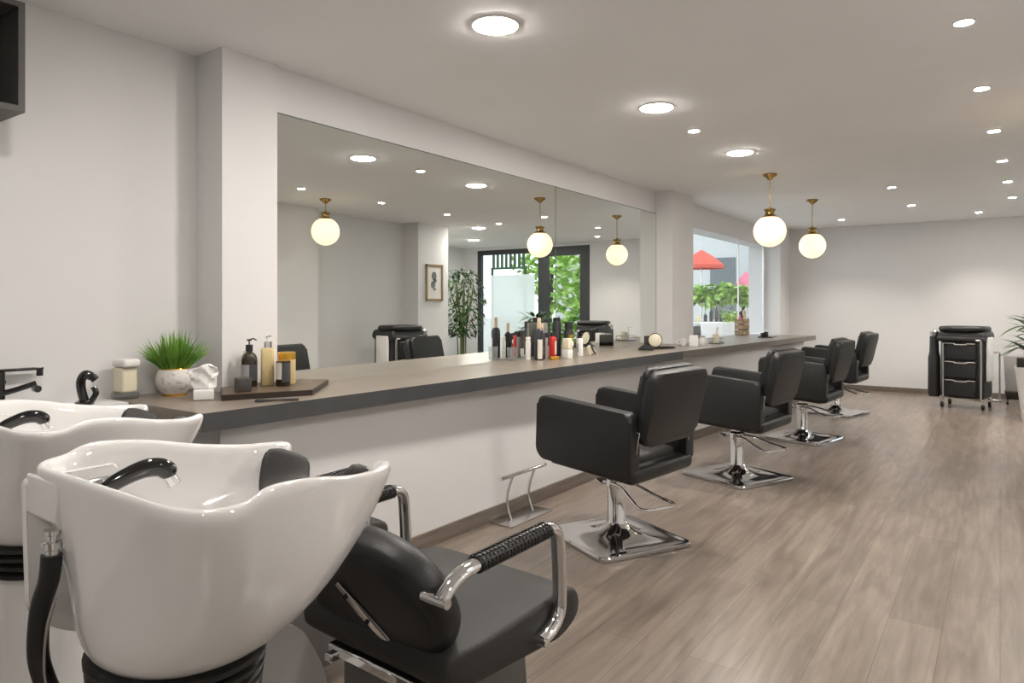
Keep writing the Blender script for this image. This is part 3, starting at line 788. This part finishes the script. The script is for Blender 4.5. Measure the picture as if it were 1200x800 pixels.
bottle('pump_bottle', 'cream square-shouldered pump bottle beside the amber bottle', (-2.90, 2.095, ZTR),
       [(.034, 0), (.038, .004), (.038, .172), (.034, .178), (.02, .180)], 'cream', group='bottles on the walnut tray', rz=R(V), square=True,
       cap=[(0, .178), (.019, .178), (.019, .210), (0, .210)], capmat='chrome', lab=(.038, .115, .142), labmat='labelw', pump=(.208, 'white'))
bottle('lotion_bottle', 'tall pale cream bottle standing behind the dark amber bottle', (-2.968, 2.035, ZTR),
       [(0, 0), (.026, 0), (.028, .004), (.028, .14), (.022, .15), (0, .15)], 'pale', group='bottles on the walnut tray', cap=[(0, .149), (.02, .149), (.02, .168), (0, .168)], capmat='pale')
bottle('gold_lid_jar', 'tall golden canister with cream sides behind the dark jar on the near tray', (-2.873, 2.185, ZTR),
       [(0, 0), (.040, 0), (.042, .004), (.042, .125), (0, .125)], 'cream', 'jar', 'bottles on the walnut tray', cap=[(0, .12), (.043, .12), (.043, .150), (.038, .155), (0, .155)], capmat='gold')
bottle('product_jar', 'dark jar with a half white, half slate label in front of the golden canister', (-2.812, 2.118, ZTR),
       [(0, 0), (.031, 0), (.034, .004), (.034, .118), (0, .118)], 'amber', 'jar', 'bottles on the walnut tray', lab=(.0346, .033, .112), labmat='labelw', labrange=(240, 312),
       lab2=((.0346, .02, .112), 'labelk', (313, 400)))
tb = thing('tissue_box', 'low white box with crumpled white tissue pulled up beside the grass pot', 'tissue box', (-2.872, 1.748, ZT), R(-32))
MB().box((0, 0, .0225), (.150, .082, .042), bev=.005).build('box', M['white'], tb)
t = MB(); rings = []
rt = random.Random(3)
for k in range(11):
    f_ = k/10; z = .041+.105*f_; w_ = .052+.014*f_; th = .026*(1-.75*f_)+.003
    ring = []
    for i in range(40):
        a = 2*PI*i/40; cx_ = math.copysign(abs(math.cos(a))**.7, math.cos(a)); sy_ = math.copysign(abs(math.sin(a))**.8, math.sin(a))
        fold = .010*math.sin(5*cx_+1.3*k)*(.3+f_)+.006*math.sin(11*cx_-2.1*k)
        ring.append(Vector((w_*cx_*(1+.05*math.sin(2.3*k)), th*sy_+fold+rt.uniform(-.002, .002), z+(.012*math.sin(4*cx_+1)+.010*cx_)*f_+rt.uniform(-.002, .002))))
    rings.append(ring)
t.loft(rings).build('tissue', M['paper'], tb, subs=1, rotz=R(65))
tag(MB().box((0, 0, .031), (.062, .062, .062), bev=.004, seg=2).build('candle_cube', M['cube'], loc=(-2.768, 1.872, ZTR), rotz=R(-22)), 'small dark grey cube on the near corner of the walnut tray', 'cube')
sc = thing('hair_scissors', 'black hair scissors lying on the counter in front of the walnut tray', 'scissors', (-2.535, 1.865, ZT), R(48))
MB().tube([(.0, .002, .006), (.10, -.006, .005)], .0035, 8).tube([(.0, -.002, .006), (.10, .006, .007)], .0035, 8).build('blades', M['plast'], sc)
for s_ in (-1, 1):
    MB().tube(bez([(-.03, s_*.008, .006), (-.055, s_*.022, .006), (-.075, s_*.016, .006), (-.06, s_*.004, .006)], 5, True), .0035, 8, closed=True).tube([(-.03, s_*.008, .006), (.0, -s_*.002, .006)], .0035, 8).build('finger_loop', M['plast'], sc)

# ------------------------------------------------------------------ counter dressing, crowd of bottles
GB = 'bottles crowded at the mirror seam'
def bp(r, h, neck=.5, sh=.85): return [(0, 0), (r*.95, 0), (r, .004), (r, h*sh), (r*.8, h*(sh+.06)), (r*neck, h*(sh+.1)), (r*neck, h), (0, h)]
def cp(r, z0, z1): return [(0, z0), (r, z0), (r, z1-.003), (r*.85, z1), (0, z1)]
bottle('hair_spray_bottle', 'navy bottle with a tall cream label and beige stick cap, leftmost of the crowd', (-2.83, 4.41, ZT), bp(.034, .235, .6, .9), 'navy', group=GB, cap=cp(.014, .233, .315), capmat='beige', lab=(.0346, .01, .155), labrange=(285, 350))
bottle('white_tube', 'slim white tube at the far left behind the navy bottle', (-2.915, 4.39, ZT), bp(.020, .15, .8, .9), 'white', group=GB, cap=cp(.018, .149, .17), capmat='white')
bottle('product_bottle', 'black bottle with pale printed dots and a beige stick cap, second of the crowd', (-2.87, 4.515, ZT), bp(.026, .20, .5, .88), 'plast', group=GB, cap=cp(.012, .198, .27), capmat='beige', lab=(.0265, .03, .10), labmat='label', labrange=(285, 335))
bottle('product_tube', 'thin grey tube between the black dotted bottle and the red bottle', (-2.90, 4.62, ZT), bp(.015, .16, .9, .92), 'label', group=GB, cap=cp(.014, .158, .195), capmat='plast')
bottle('red_bottle', 'bright red bottle with a black cap in the crowd', (-2.86, 4.655, ZT), bp(.030, .175, .5, .86), 'red', group=GB, cap=cp(.018, .172, .20), capmat='plast', lab=(.0305, .03, .13), labmat='labelw', labrange=(335, 390))
tag(MB().box((0, 0, .135), (.02, .14, .27), bev=.004).build('grey_box', M['greybox'], loc=(-2.985, 4.70, ZT)), 'flat warm grey box standing upright against the mirror behind the red bottle', 'box', GB)
bottle('spray_can', 'tallest black can with a grey stripe, standing behind the white boxes', (-2.93, 4.83, ZT), bp(.036, .285, .7, .93), 'plast', group=GB, cap=cp(.03, .283, .31), capmat='plast', lab=(.0365, .14, .27), labmat='labelk', labrange=(290, 340))
wbx = thing('white_box', 'lower of two stacked small white boxes at the front of the crowd', 'box', (-2.735, 4.67, ZT), R(-10), GB)
MB().box((0, 0, .035), (.06, .06, .07), bev=.004).build('carton', M['white'], wbx)
wbx2 = thing('white_box', 'upper of two stacked small white boxes at the front of the crowd', 'box', (-2.735, 4.67, ZT+.070), R(-4), GB)
MB().box((0, 0, .043), (.058, .058, .086), bev=.008).build('carton', M['pale'], wbx2)
bottle('small_bottle', 'small olive bottle with a white cap right of the stacked white boxes', (-2.755, 4.765, ZT), bp(.018, .095, .6, .9), 'olive', group=GB, cap=cp(.016, .094, .125), capmat='white')
bottle('tall_bottle', 'tall black bottle with an orange label and brown banded cap in the crowd', (-2.835, 4.86, ZT), bp(.036, .225, .7, .9), 'plast', group=GB, cap=cp(.032, .223, .275), capmat='plast', lab=(.0366, .02, .175), labmat='gold', labrange=(300, 380))
bottle('white_tube', 'white squeeze tube with a black cap at the right end of the crowd', (-2.79, 4.955, ZT), bp(.028, .14, .7, .93), 'white', group=GB, cap=cp(.02, .138, .158), capmat='plast', lab=(.0286, .03, .10), labmat='label', labrange=(250, 280))
gb = tag(MB().box((0, 0, .012), (.07, .045, .024), bev=.004).build('gold_tin', M['gold'], loc=(-2.755, 4.50, ZT), rotz=R(60)), 'flat golden tin lying at the foot of the red bottle', 'tin', GB)
hc = thing('hair_clip', 'pale hair clip with a black cord leaning at the right of the crowd', 'hair clip', (-2.76, 5.07, ZT))
MB().box((0, 0, .04), (.03, .05, .08), rot=(R(20), 0, 0), bev=.010).build('jaw', M['pale'], hc)
MB().tube(bez([(.02, -.05, .11), (.024, -.02, .085), (.022, .02, .04), (.03, .05, .008)], 6), .006, 8).build('cord', M['rubber'], hc)
MB().ball((0, .06, .022), .022, 16).build('bead', M['pale'], hc)
bottle('glass_tumbler', 'clear glass with combs standing left of the crowd by the mirror', (-2.945, 4.22, ZT), [(0, 0), (.03, 0), (.034, .004), (.037, .10), (.034, .10), (.031, .008), (0, .008)], 'clear', 'tumbler', GB)

# ------------------------------------------------------------------ small tray with round box
ck = thing('black_tray', 'black oval tray with a round cream disc on the counter by the middle pillar', 'tray', (-2.64, 6.22, ZT), R(60))
MB().lathe([(0, 0), (.17, 0), (.185, .014), (.18, .016), (.165, .006), (0, .006)], 40, sy=.42).build('tray', M['gloss'], ck)
rd = thing('round_case', 'cream round powder case propped on the black oval tray', 'case', (-2.665, 6.18, ZT+.0155))
MB().lathe([(0, 0), (.058, 0), (.062, .006), (.062, .016), (.056, .02), (0, .02)], 32, (0, 0, .062), Matrix.Rotation(R(23), 4, 'Z') @ Matrix.Rotation(R(80), 4, 'X')).build('disc', M['pale'], rd)
MB().lathe([(.0615, 0), (.067, .002), (.067, .018), (.0615, .02)], 32, (0, 0, .0635), Matrix.Rotation(R(23), 4, 'Z') @ Matrix.Rotation(R(80), 4, 'X'), cap=False).build('rim', M['gloss'], rd)
dk = thing('dark_box', 'dark glossy box standing behind the round powder case', 'box', (-2.79, 6.36, ZT), R(-25))
MB().box((0, 0, .055), (.14, .05, .11), bev=.004).build('case', M['cube'], dk)
MB().box((0, 0, .018), (.142, .052, .034), bev=.004).build('foot', M['gloss'], dk)
gl = thing('folded_cloth', 'black folded cloth heap at the left end of the oval tray', 'cloth', (-2.66, 5.96, ZT))
MB().loft([[Vector((math.cos(a)*r*1.2, math.sin(a)*r, z)) for a in [2*PI*i/20 for i in range(20)]] for r, z in [(.06, 0), (.062, .012), (.045, .03), (.028, .045), (.01, .05)]]).build('cloth', M['plast'], gl)
# cups and rack on the far counter
cup = thing('white_cup', 'white handled cup left of the white box on the far counter', 'cup', (-2.62, 6.78, ZT))
MB().lathe([(0, 0), (.026, 0), (.03, .006), (.04, .07), (.037, .07), (.028, .010), (0, .010)], 28).build('cup', M['white'], cup)
MB().tube(bez([(-.036, -.01, .056), (-.058, -.03, .045), (-.05, -.03, .022), (-.03, -.01, .02)], 5), .005, 8).build('handle', M['white'], cup)
tag(MB().box((0, 0, .055), (.085, .085, .11), bev=.006).build('white_cube_box', M['white'], loc=(-2.51, 6.77, ZT), rotz=R(20)), 'white cube shaped box on the far counter beyond the pillar', 'box')
bottle('white_jar', 'short white jar right of the white cube box', (-2.50, 6.99, ZT), bp(.032, .085, .8, .85), 'white', 'jar', cap=cp(.028, .083, .10), capmat='label')
rk = thing('wire_rack', 'small chrome wire rack with a pale cup on the far counter', 'rack', (-2.50, 7.42, ZT), R(10))
f_ = MB()
for z in (.012, .055):
    f_.tube([(-.06, -.11, z), (.06, -.11, z), (.06, .11, z), (-.06, .11, z)], .004, 8, closed=True)
for x in (-.06, .06):
    for y in (-.11, 0, .11): f_.cyl((x, y, 0), (x, y, .06), .004, seg=8)
f_.tube([(0, .05, .0), (0, .05, .15), (0, .10, .15)], .004, 8)
f_.build('wire_frame', M['steel'], rk)
MB().box((0, 0, .005), (.118, .218, .006)).build('rack_base', M['plast'], rk)
MB().lathe([(0, .008), (.03, .008), (.036, .10), (.033, .10), (.028, .012), (0, .012)], 24, (0, -.045, 0)).build('holder_cup', M['pale'], rk)
MB().tube([(0, .03, .01), (.005, .045, .17)], .012, 10).build('brush', M['white'], rk)
ft = thing('black_tray', 'black tray with a small bottle at the far end of the counter', 'tray', (-2.45, 9.25, ZT), R(5))
MB().box((0, 0, .008), (.17, .40, .016), bev=.006).build('tray', M['gloss'], ft)
bottle('small_bottle', 'little white capped black bottle on the far black tray', (-2.45, 9.17, ZT+.016), bp(.03, .06, .6, .8), 'plast', cap=cp(.02, .058, .085), capmat='white')
bottle('small_jar', 'squat black jar at the left end of the far black tray', (-2.46, 9.09, ZT+.016), bp(.035, .045, .9, .9), 'gloss', 'jar')
cr = thing('wooden_crate', 'small wooden crate of bottles seen against the glass panel at the far counter', 'crate', (-2.94, 10.35-.55, ZT), R(0))
c = MB()
for k in range(3):
    z = .035+.075*k
    for s_ in (-1, 1):
        c.box((s_*.055, 0, z), (.01, .28, .058), bev=.002, seg=1); c.box((0, s_*.135, z), (.115, .01, .058), bev=.002, seg=1)
for sx in (-1, 1):
    for sy in (-1, 1): c.box((sx*.047, sy*.125, .115), (.014, .014, .23))
c.box((0, 0, .01), (.10, .27, .01))
c.build('slats', M['crate'], cr, smooth=False)
for k, (y, mt, h) in enumerate([(-.09, 'pink', .27), (-.03, 'amber', .29), (.03, 'pale', .33), (.09, 'cream', .35)]):
    bottle('crate_bottle', ['rosy bottle at the left in the wooden crate', 'dark bottle second from the left in the wooden crate', 'pale bottle third from the left in the wooden crate', 'cream bottle at the right in the wooden crate'][k],
           (-2.94, 9.80+y, ZT+.0155), bp(.026, h, .45, .8), mt, group='bottles in the wooden crate', cap=cp(.014, h-.004, h+.03), capmat='plast')

# ------------------------------------------------------------------ black trolley at the back
def make_trolley(label, loc, rz):
    o = thing('salon_trolley', label, 'trolley', loc, rz, 'black salon trolleys')
    # front is local -Y ; width X
    MB().box((0, .03, .40), (.40, .34, .60), bev=.03).build('body', M['plast'], o)
    MB().box((0, .02, .735), (.46, .42, .10), bev=.04, seg=4, taper=(.93, .93)).box((0, -.01, .70), (.44, .40, .05), bev=.02).build('top_tray', M['plast'], o)
    ring = [(.20*math.copysign(abs(math.cos(a))**.5, math.cos(a)), -.02+.16*math.copysign(abs(math.sin(a))**.5, math.sin(a)), .80) for a in [2*PI*i/32 for i in range(32)]]
    MB().tube(ring, .028, 10, closed=True).build('top_rim', M['rubber'], o)
    for k in range(3):
        z = .575-.185*k
        d = MB().box((-.02, -.155, z), (.31, .05, .165), bev=.012).build('drawer', M['plast'], o)
        MB().tube(bez([(-.17, -.185, z+.078), (-.06, -.192, z+.080), (-.05, -.200, z+.070), (.05, -.200, z+.070), (.06, -.192, z+.080), (.13, -.185, z+.078)], 3), .008, 8).build('drawer_handle', M['steel'], d)
    f = MB()
    f.tube([(-.155, -.205, .66), (-.155, -.205, .115), (.185, -.205, .095), (.185, -.205, .69)], .012, 10)
    f.tube([(.14, -.203, .69), (.19, -.203, .69)], .014, 10)
    f.build('front_frame', M['steel'], o)
    MB().box((.222, .0, .50), (.03, .22, .44), bev=.014).build('side_panel', M['labelw'] if False else M['white'], o)
    MB().lathe([(0, .10), (.05, .10), (.06, .13), (.058, .50), (.045, .56), (.042, .72), (0, .72)], 24, (-.265, -.10, 0)).build('dryer_holder', M['plast'], o)
    MB().lathe([(0, .72), (.038, .72), (.04, .765), (.02, .785), (0, .80)], 20, (-.265, -.10, 0)).build('holder_lid', M['steel'], o)
    for sx in (-1, 1):
        for sy in (-1, 1):
            x, y = sx*.185, .03+sy*.145
            c_ = MB().cyl((x-.012, y, .03), (x+.012, y, .03), .03, seg=20).build('caster', M['rubber'], o)
            MB().box((x, y, .066), (.034, .03, .05), bev=.006).cyl((x, y, .06), (x, y, .105), .008).build('caster_fork', M['chrome'], c_)
    return o
tl = make_trolley('black three-drawer salon trolley on casters against the back wall', (-.365, 10.62, 0), R(-11))
tl.scale = (1.2, 1.2, 1.25)
dup(tl, (.52, 6.80, 0), R(-80), 'black salon trolley on the other side of the salon, seen in the long mirror')

# chrome stand beside the trolley
cs = thing('chrome_stand', 'slim chrome tube stand behind the trolley beside the planter', 'stand', (-.035, 11.55, 0))
f = MB()
for x in (-.065, .03): f.tube([(x, 0, .02), (x, 0, .66)], .014, 12)
f.tube([(-.065, 0, .66), (.03, 0, .66)], .014, 12)
f.build('tube_frame', M['chrome'], cs)
MB().box((-.02, .0, .012), (.16, .22, .024), bev=.006).build('foot', M['steel'], cs)
gt = thing('grey_waste_bin', 'tapered grey bin with a dark wheeled base beside the planter', 'bin', (.17, 11.30, 0))
MB().box((0, 0, .40), (.22, .22, .50), bev=.02, taper=(1.25, 1.25)).build('bin', M['label'], gt)
MB().box((0, 0, .13), (.21, .21, .12), bev=.03, taper=(1.2, 1.2)).build('base', M['plantrim'], gt)
for sx in (-1, 1):
    for sy in (-1, 1): MB().cyl((sx*.09-.012, sy*.09, .035), (sx*.09+.012, sy*.09, .035), .035, seg=16).build('caster', M['rubber'], gt)

# tall white planter with palm at the right edge
pl = thing('potted_palm', 'leafy palm in a tall white tapered planter cut by the right edge', 'potted plant', (.345, 9.85, 0))
rings = [[Vector((a, b, z)) for a, b in rpoly([(-h, -h), (h, -h), (h, h), (-h, h)], .02, 3)] for h, z in [(.140, 0), (.143, .01), (.21, .60), (.212, .605), (.196, .605), (.19, .56)]]
MB().loft(rings).build('planter', M['planter'], pl)
MB().box((0, 0, .645), (.375, .375, .10), bev=.01).build('liner', M['plantrim'], pl)
for k in range(5):
    a = 2*PI*k/5
    MB().tube(bez([(.05*math.cos(a), .05*math.sin(a), .68), (.08*math.cos(a), .08*math.sin(a), .85), (.13*math.cos(a), .13*math.sin(a), 1.02)], 4), .008, 8).build('stem', M['stem'], pl)
lf = MB()
for i in range(90):
    a = random.uniform(0, 2*PI); z = random.uniform(.75, 1.12); q = random.uniform(.02, .12)
    lf.blade((q*math.cos(a), q*math.sin(a), z), (math.cos(a), math.sin(a), random.uniform(-.05, .8)), (0, 0, 1), random.uniform(.24, .42), .055, random.uniform(.1, .5), 5)
lf.build('leaves', M['palm'], pl)

# ------------------------------------------------------------------ the other side of the salon (seen in the mirror)
pc = thing('framed_drawing', 'oak framed ink drawing on the opposite pier, seen in the long mirror', 'picture', (.949, 7.99, 1.64))
MB().box((-.006, 0, 0), (.008, .32, .48)).build('paper', M['canvas'], pc, smooth=False)
f = MB()
for s_ in (-1, 1): f.box((-.011, s_*.175, 0), (.022, .034, .55), bev=.003, seg=1).box((-.011, 0, s_*.258), (.022, .384, .034), bev=.003, seg=1)
f.build('frame', M['woodframe'], pc, smooth=False)
ik = MB()
for (y, z, r, sx) in [(-.01, .10, .055, 1.2), (.01, .03, .04, .8), (-.03, -.03, .05, 1.1), (.0, -.10, .03, .7)]:
    ik.lathe([(0, 0), (r, 0), (r, .002), (0, .002)], 18, (-.013, y, z), Matrix.Rotation(R(90), 4, 'Y'), sx=sx)
ik.build('ink_shapes', M['ink'], pc)
bo = thing('tall_pot_plant', 'tall leafy bamboo plant beside the glass door, seen in the long mirror', 'potted plant', (1.75, 9.65, 0))
MB().lathe([(0, 0), (.13, 0), (.18, .38), (.185, .40), (.165, .40), (.16, .36), (0, .36)], 32).build('pot', M['planter'], bo)
for k in range(10):
    a = 2*PI*k/10; r0 = .03+.05*(k % 3)/2; sp_ = .12+.14*(k % 2)
    MB().tube(bez([(r0*math.cos(a), r0*math.sin(a), .34), (r0*1.3*math.cos(a), r0*1.3*math.sin(a), .9), (sp_*math.cos(a), sp_*math.sin(a), 1.5+.03*k)], 5), .010, 8).build('stem', M['stem'], bo)
lf = MB()
for i in range(1500):
    a = random.uniform(0, 2*PI); z = random.uniform(.75, 1.92); lim = .40*math.sin(PI*min(1, max(.08, (z-.55)/1.55)))+.05
    q = lim*math.sqrt(random.random())
    lf.blade((q*math.cos(a), q*math.sin(a), z), (math.cos(a+random.uniform(-1, 1)), math.sin(a+random.uniform(-1, 1)), random.uniform(-.6, .6)), (0, 0, 1), random.uniform(.07, .13), .032, .3, 3)
lf.build('leaves', M['leaf'], bo)

# ------------------------------------------------------------------ outdoors
struct('ground', MB().quad((-40, 12.1, -.12), (40, 12.1, -.12), (40, 70, -.12), (-40, 70, -.12)).quad((-40, -20, -.12), (-3.7, -20, -.12), (-3.7, 12.1, -.12), (-40, 12.1, -.12)).quad((3.75, -20, -.12), (40, -20, -.12), (40, 12.1, -.12), (3.75, 12.1, -.12)), M['pave'], smooth=False)
def leafcloud(mb, c, rad, n, L=.16, w=.09):
    for i in range(n):
        v = Vector((random.gauss(0, 1), random.gauss(0, 1), random.gauss(0, 1))).normalized()*random.random()**.35
        p = Vector((c[0]+v.x*rad[0], c[1]+v.y*rad[1], c[2]+v.z*rad[2]))
        mb.blade(p, (random.uniform(-1, 1), random.uniform(-1, 1), random.uniform(-.5, .7)), (random.uniform(-1, 1), random.uniform(-1, 1), 1), L*random.uniform(.7, 1.3), w, .2, 2)
    return mb
def tree(label, loc, h, r, mt, n, group):
    o = thing('street_tree', label, 'tree', loc, 0, group)
    MB().tube(bez([(0, 0, 0), (.04, 0, h*.3), (-.03, .03, h*.6), (0, 0, h*.85)], 4), .09, 10, radii=[.11-.006*i for i in range(13)]).build('trunk', M['trayside'], o)
    leafcloud(MB(), (0, 0, h*.68), (r, r, h*.36), n, .30, .18).build('foliage', M[mt], o)
    return o
GT = 'trees outside the glass door'
tree('bright green tree outside the glass door, seen in the mirror', (3.05, 16.5, -.12), 3.4, 1.0, 'leafbright', 330, GT)
tree('bright green tree behind the green railing outside the storefront, seen in the mirror', (6.0, 19.5, -.12), 3.8, 1.3, 'leafbright', 460, GT)
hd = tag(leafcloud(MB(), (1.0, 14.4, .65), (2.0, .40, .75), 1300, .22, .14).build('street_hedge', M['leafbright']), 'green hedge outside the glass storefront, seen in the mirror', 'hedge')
gb_ = thing('green_railing', 'dark green slatted railing above the storefront window, seen in the mirror', 'railing', (3.95, 14.2, 2.22))
f = MB()
for k in range(8): f.box((-.45+.13*k, 0, .30), (.05, .05, .62))
f.box((0, 0, 0), (1.05, .06, .05)).box((0, 0, .6), (1.05, .06, .05))
f.build('slats', M['greenbar'], gb_, smooth=False)
for s_ in (-1, 1): MB().box((s_*.5, .0, -1.21), (.05, .05, 2.42)).build('post', M['greenbar'], gb_, smooth=False)
def building(label, loc, size, mt, wins):
    o = thing('street_building', label, 'building', loc)
    MB().box((0, 0, size[2]/2), size).build('walls', M[mt], o, smooth=False)
    for (x, z, w_, h_) in wins:
        MB().box((x, -size[1]/2-.02, z), (w_, .06, h_)).build('window', M['glassdark'], o, smooth=False)
    return o
building('pale building across the street behind the green trees', (3.0, 30, -.12), (16, 4, 6.5), 'facade', [(-5, 1.6, 1.6, 2.2), (-2, 1.6, 1.6, 2.2), (1, 1.6, 1.6, 2.2), (4, 1.6, 1.6, 2.2), (-5, 4.8, 1.2, 1.6), (-2, 4.8, 1.2, 1.6), (1, 4.8, 1.2, 1.6)])
# made-up terrace beyond the glass panel, built in place of a mirror reflection
building('pale grey building behind the terrace beyond the glass panel', (-9.5, 29, -.12), (9, 3, 7), 'facadeg', [(-1.5, 2.0, 1.3, 2.6), (.5, 2.0, 1.0, 2.6), (1.2, 5, 1.2, 1.6)])
building('white shop front at the right beyond the glass panel', (-5.9, 24.5, -.12), (1.8, 2, 5), 'facade', [(-.5, 1.7, .14, 2.6), (.35, 1.7, .10, 2.6)])
tw = thing('hedge_trough', 'long pale trough under the hedge beyond the glass panel', 'planter', (-5.7, 17.6, -.12), R(35))
MB().box((0, 0, .51), (4.6, .45, 1.02), bev=.01).build('trough_body', M['facade'], tw)
MB().box((0, 0, 1.035), (4.7, .5, .03), bev=.005).build('coping', M['facadeg'], tw)
h2 = tag(leafcloud(MB(), (0, 0, .33), (2.2, .25, .24), 1300, .20, .12).build('terrace_hedge', M['leafbright'], loc=(-5.7, 17.6, 1.23), rotz=R(35)), 'bright green hedge growing along the pale trough beyond the glass panel', 'hedge')
def parasol(label, loc, r, h, mt):
    o = thing('terrace_parasol', label, 'parasol', loc, 0, 'parasols on the terrace')
    n = 24
    MB().loft([[Vector((q*math.cos(2*PI*i/n), q*math.sin(2*PI*i/n), z)) for i in range(n)] for q, z in [(.02, h+.02), (r*.5, h-.16), (r, h-.42), (r, h-.52), (r*.97, h-.44), (r*.5, h-.19), (.02, h-.02)]]).build('canopy', M[mt], o)
    MB().cyl((0, 0, 0), (0, 0, h), .025).build('pole', M['steel'], o)
    MB().lathe([(0, 0), (.25, 0), (.25, .05), (.05, .09), (0, .09)], 20).build('foot', M['plast'], o)
    return o
parasol('large red parasol at the left beyond the glass panel', (-7.0, 19.5, -.12), .62, 2.98, 'redcloth')
parasol('pink parasol over the hedge beyond the glass panel', (-5.95, 20.2, -.12), .34, 2.36, 'pink')
wpz = thing('terrace_planter', 'white tapered trough on the terrace beyond the glass panel', 'planter', (-4.10, 12.35, -.12), R(20))
MB().box((0, 0, .56), (.55, .40, 1.12), bev=.02, taper=(1.2, 1.2)).build('trough', M['planter'], wpz)
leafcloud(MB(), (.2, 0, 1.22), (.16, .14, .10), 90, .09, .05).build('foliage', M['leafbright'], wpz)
tbz = thing('terrace_table', 'grey bar table behind the white trough beyond the glass panel', 'table', (-5.15, 15.6, -.12), R(35))
MB().box((0, 0, 1.01), (1.3, .5, .06), bev=.01).build('table_top', M['facadeg'], tbz)
MB().box((0, 0, .49), (1.1, .30, .98), bev=.01).build('pedestal', M['facadeg'], tbz)
for dx, mt, h, l in [(-.5, 'cream', .16, 'short cream bottle, leftmost'), (-.35, 'plast', .20, 'short black bottle, second from the left'), (-.22, 'plast', .30, 'tall black bottle, third from the left'),
                     (-.10, 'amber', .34, 'tallest dark brown bottle, fourth from the left'), (.0, 'plast', .28, 'black bottle, fifth from the left'), (.10, 'plast', .24, 'black bottle, sixth from the left'), (.25, 'yellow', .18, 'yellow bottle, rightmost')]:
    a = R(35)
    bottle('terrace_bottle', l + ' on the grey bar table beyond the glass', (-5.15+dx*math.cos(a), 15.6+dx*math.sin(a), .92), bp(.04, h, .4, .75), mt, group='bottles on the bar table')
dup(ch0, (-4.95, 13.6, -.12), R(200), 'black chair left of the white trough, beyond the glass panel', 'black chairs beyond the glass panel')
dup(ch0, (-4.15, 14.05, -.12), R(215), 'black chair right of the white trough, beyond the glass panel', 'black chairs beyond the glass panel')

# ------------------------------------------------------------------ daylight
wd = bpy.data.worlds.new('sky'); scene.world = wd; wd.use_nodes = True
nt = wd.node_tree; bg = nt.nodes['Background']
sky = nt.nodes.new('ShaderNodeTexSky'); sky.sky_type = 'HOSEK_WILKIE'; sky.turbidity = 6; sky.sun_direction = (.3, -.5, .8)
mx = nt.nodes.new('ShaderNodeMix'); mx.data_type = 'RGBA'; mx.inputs['Factor'].default_value = .75
nt.links.new(sky.outputs[0], mx.inputs['A']); mx.inputs['B'].default_value = (.93, .97, 1, 1)
nt.links.new(mx.outputs['Result'], bg.inputs['Color']); bg.inputs['Strength'].default_value = 1.15

vs = scene.view_settings
vs.view_transform = 'Standard'; vs.look = 'None'; vs.gamma = 1; vs.use_curve_mapping = False; vs.exposure = 1.42
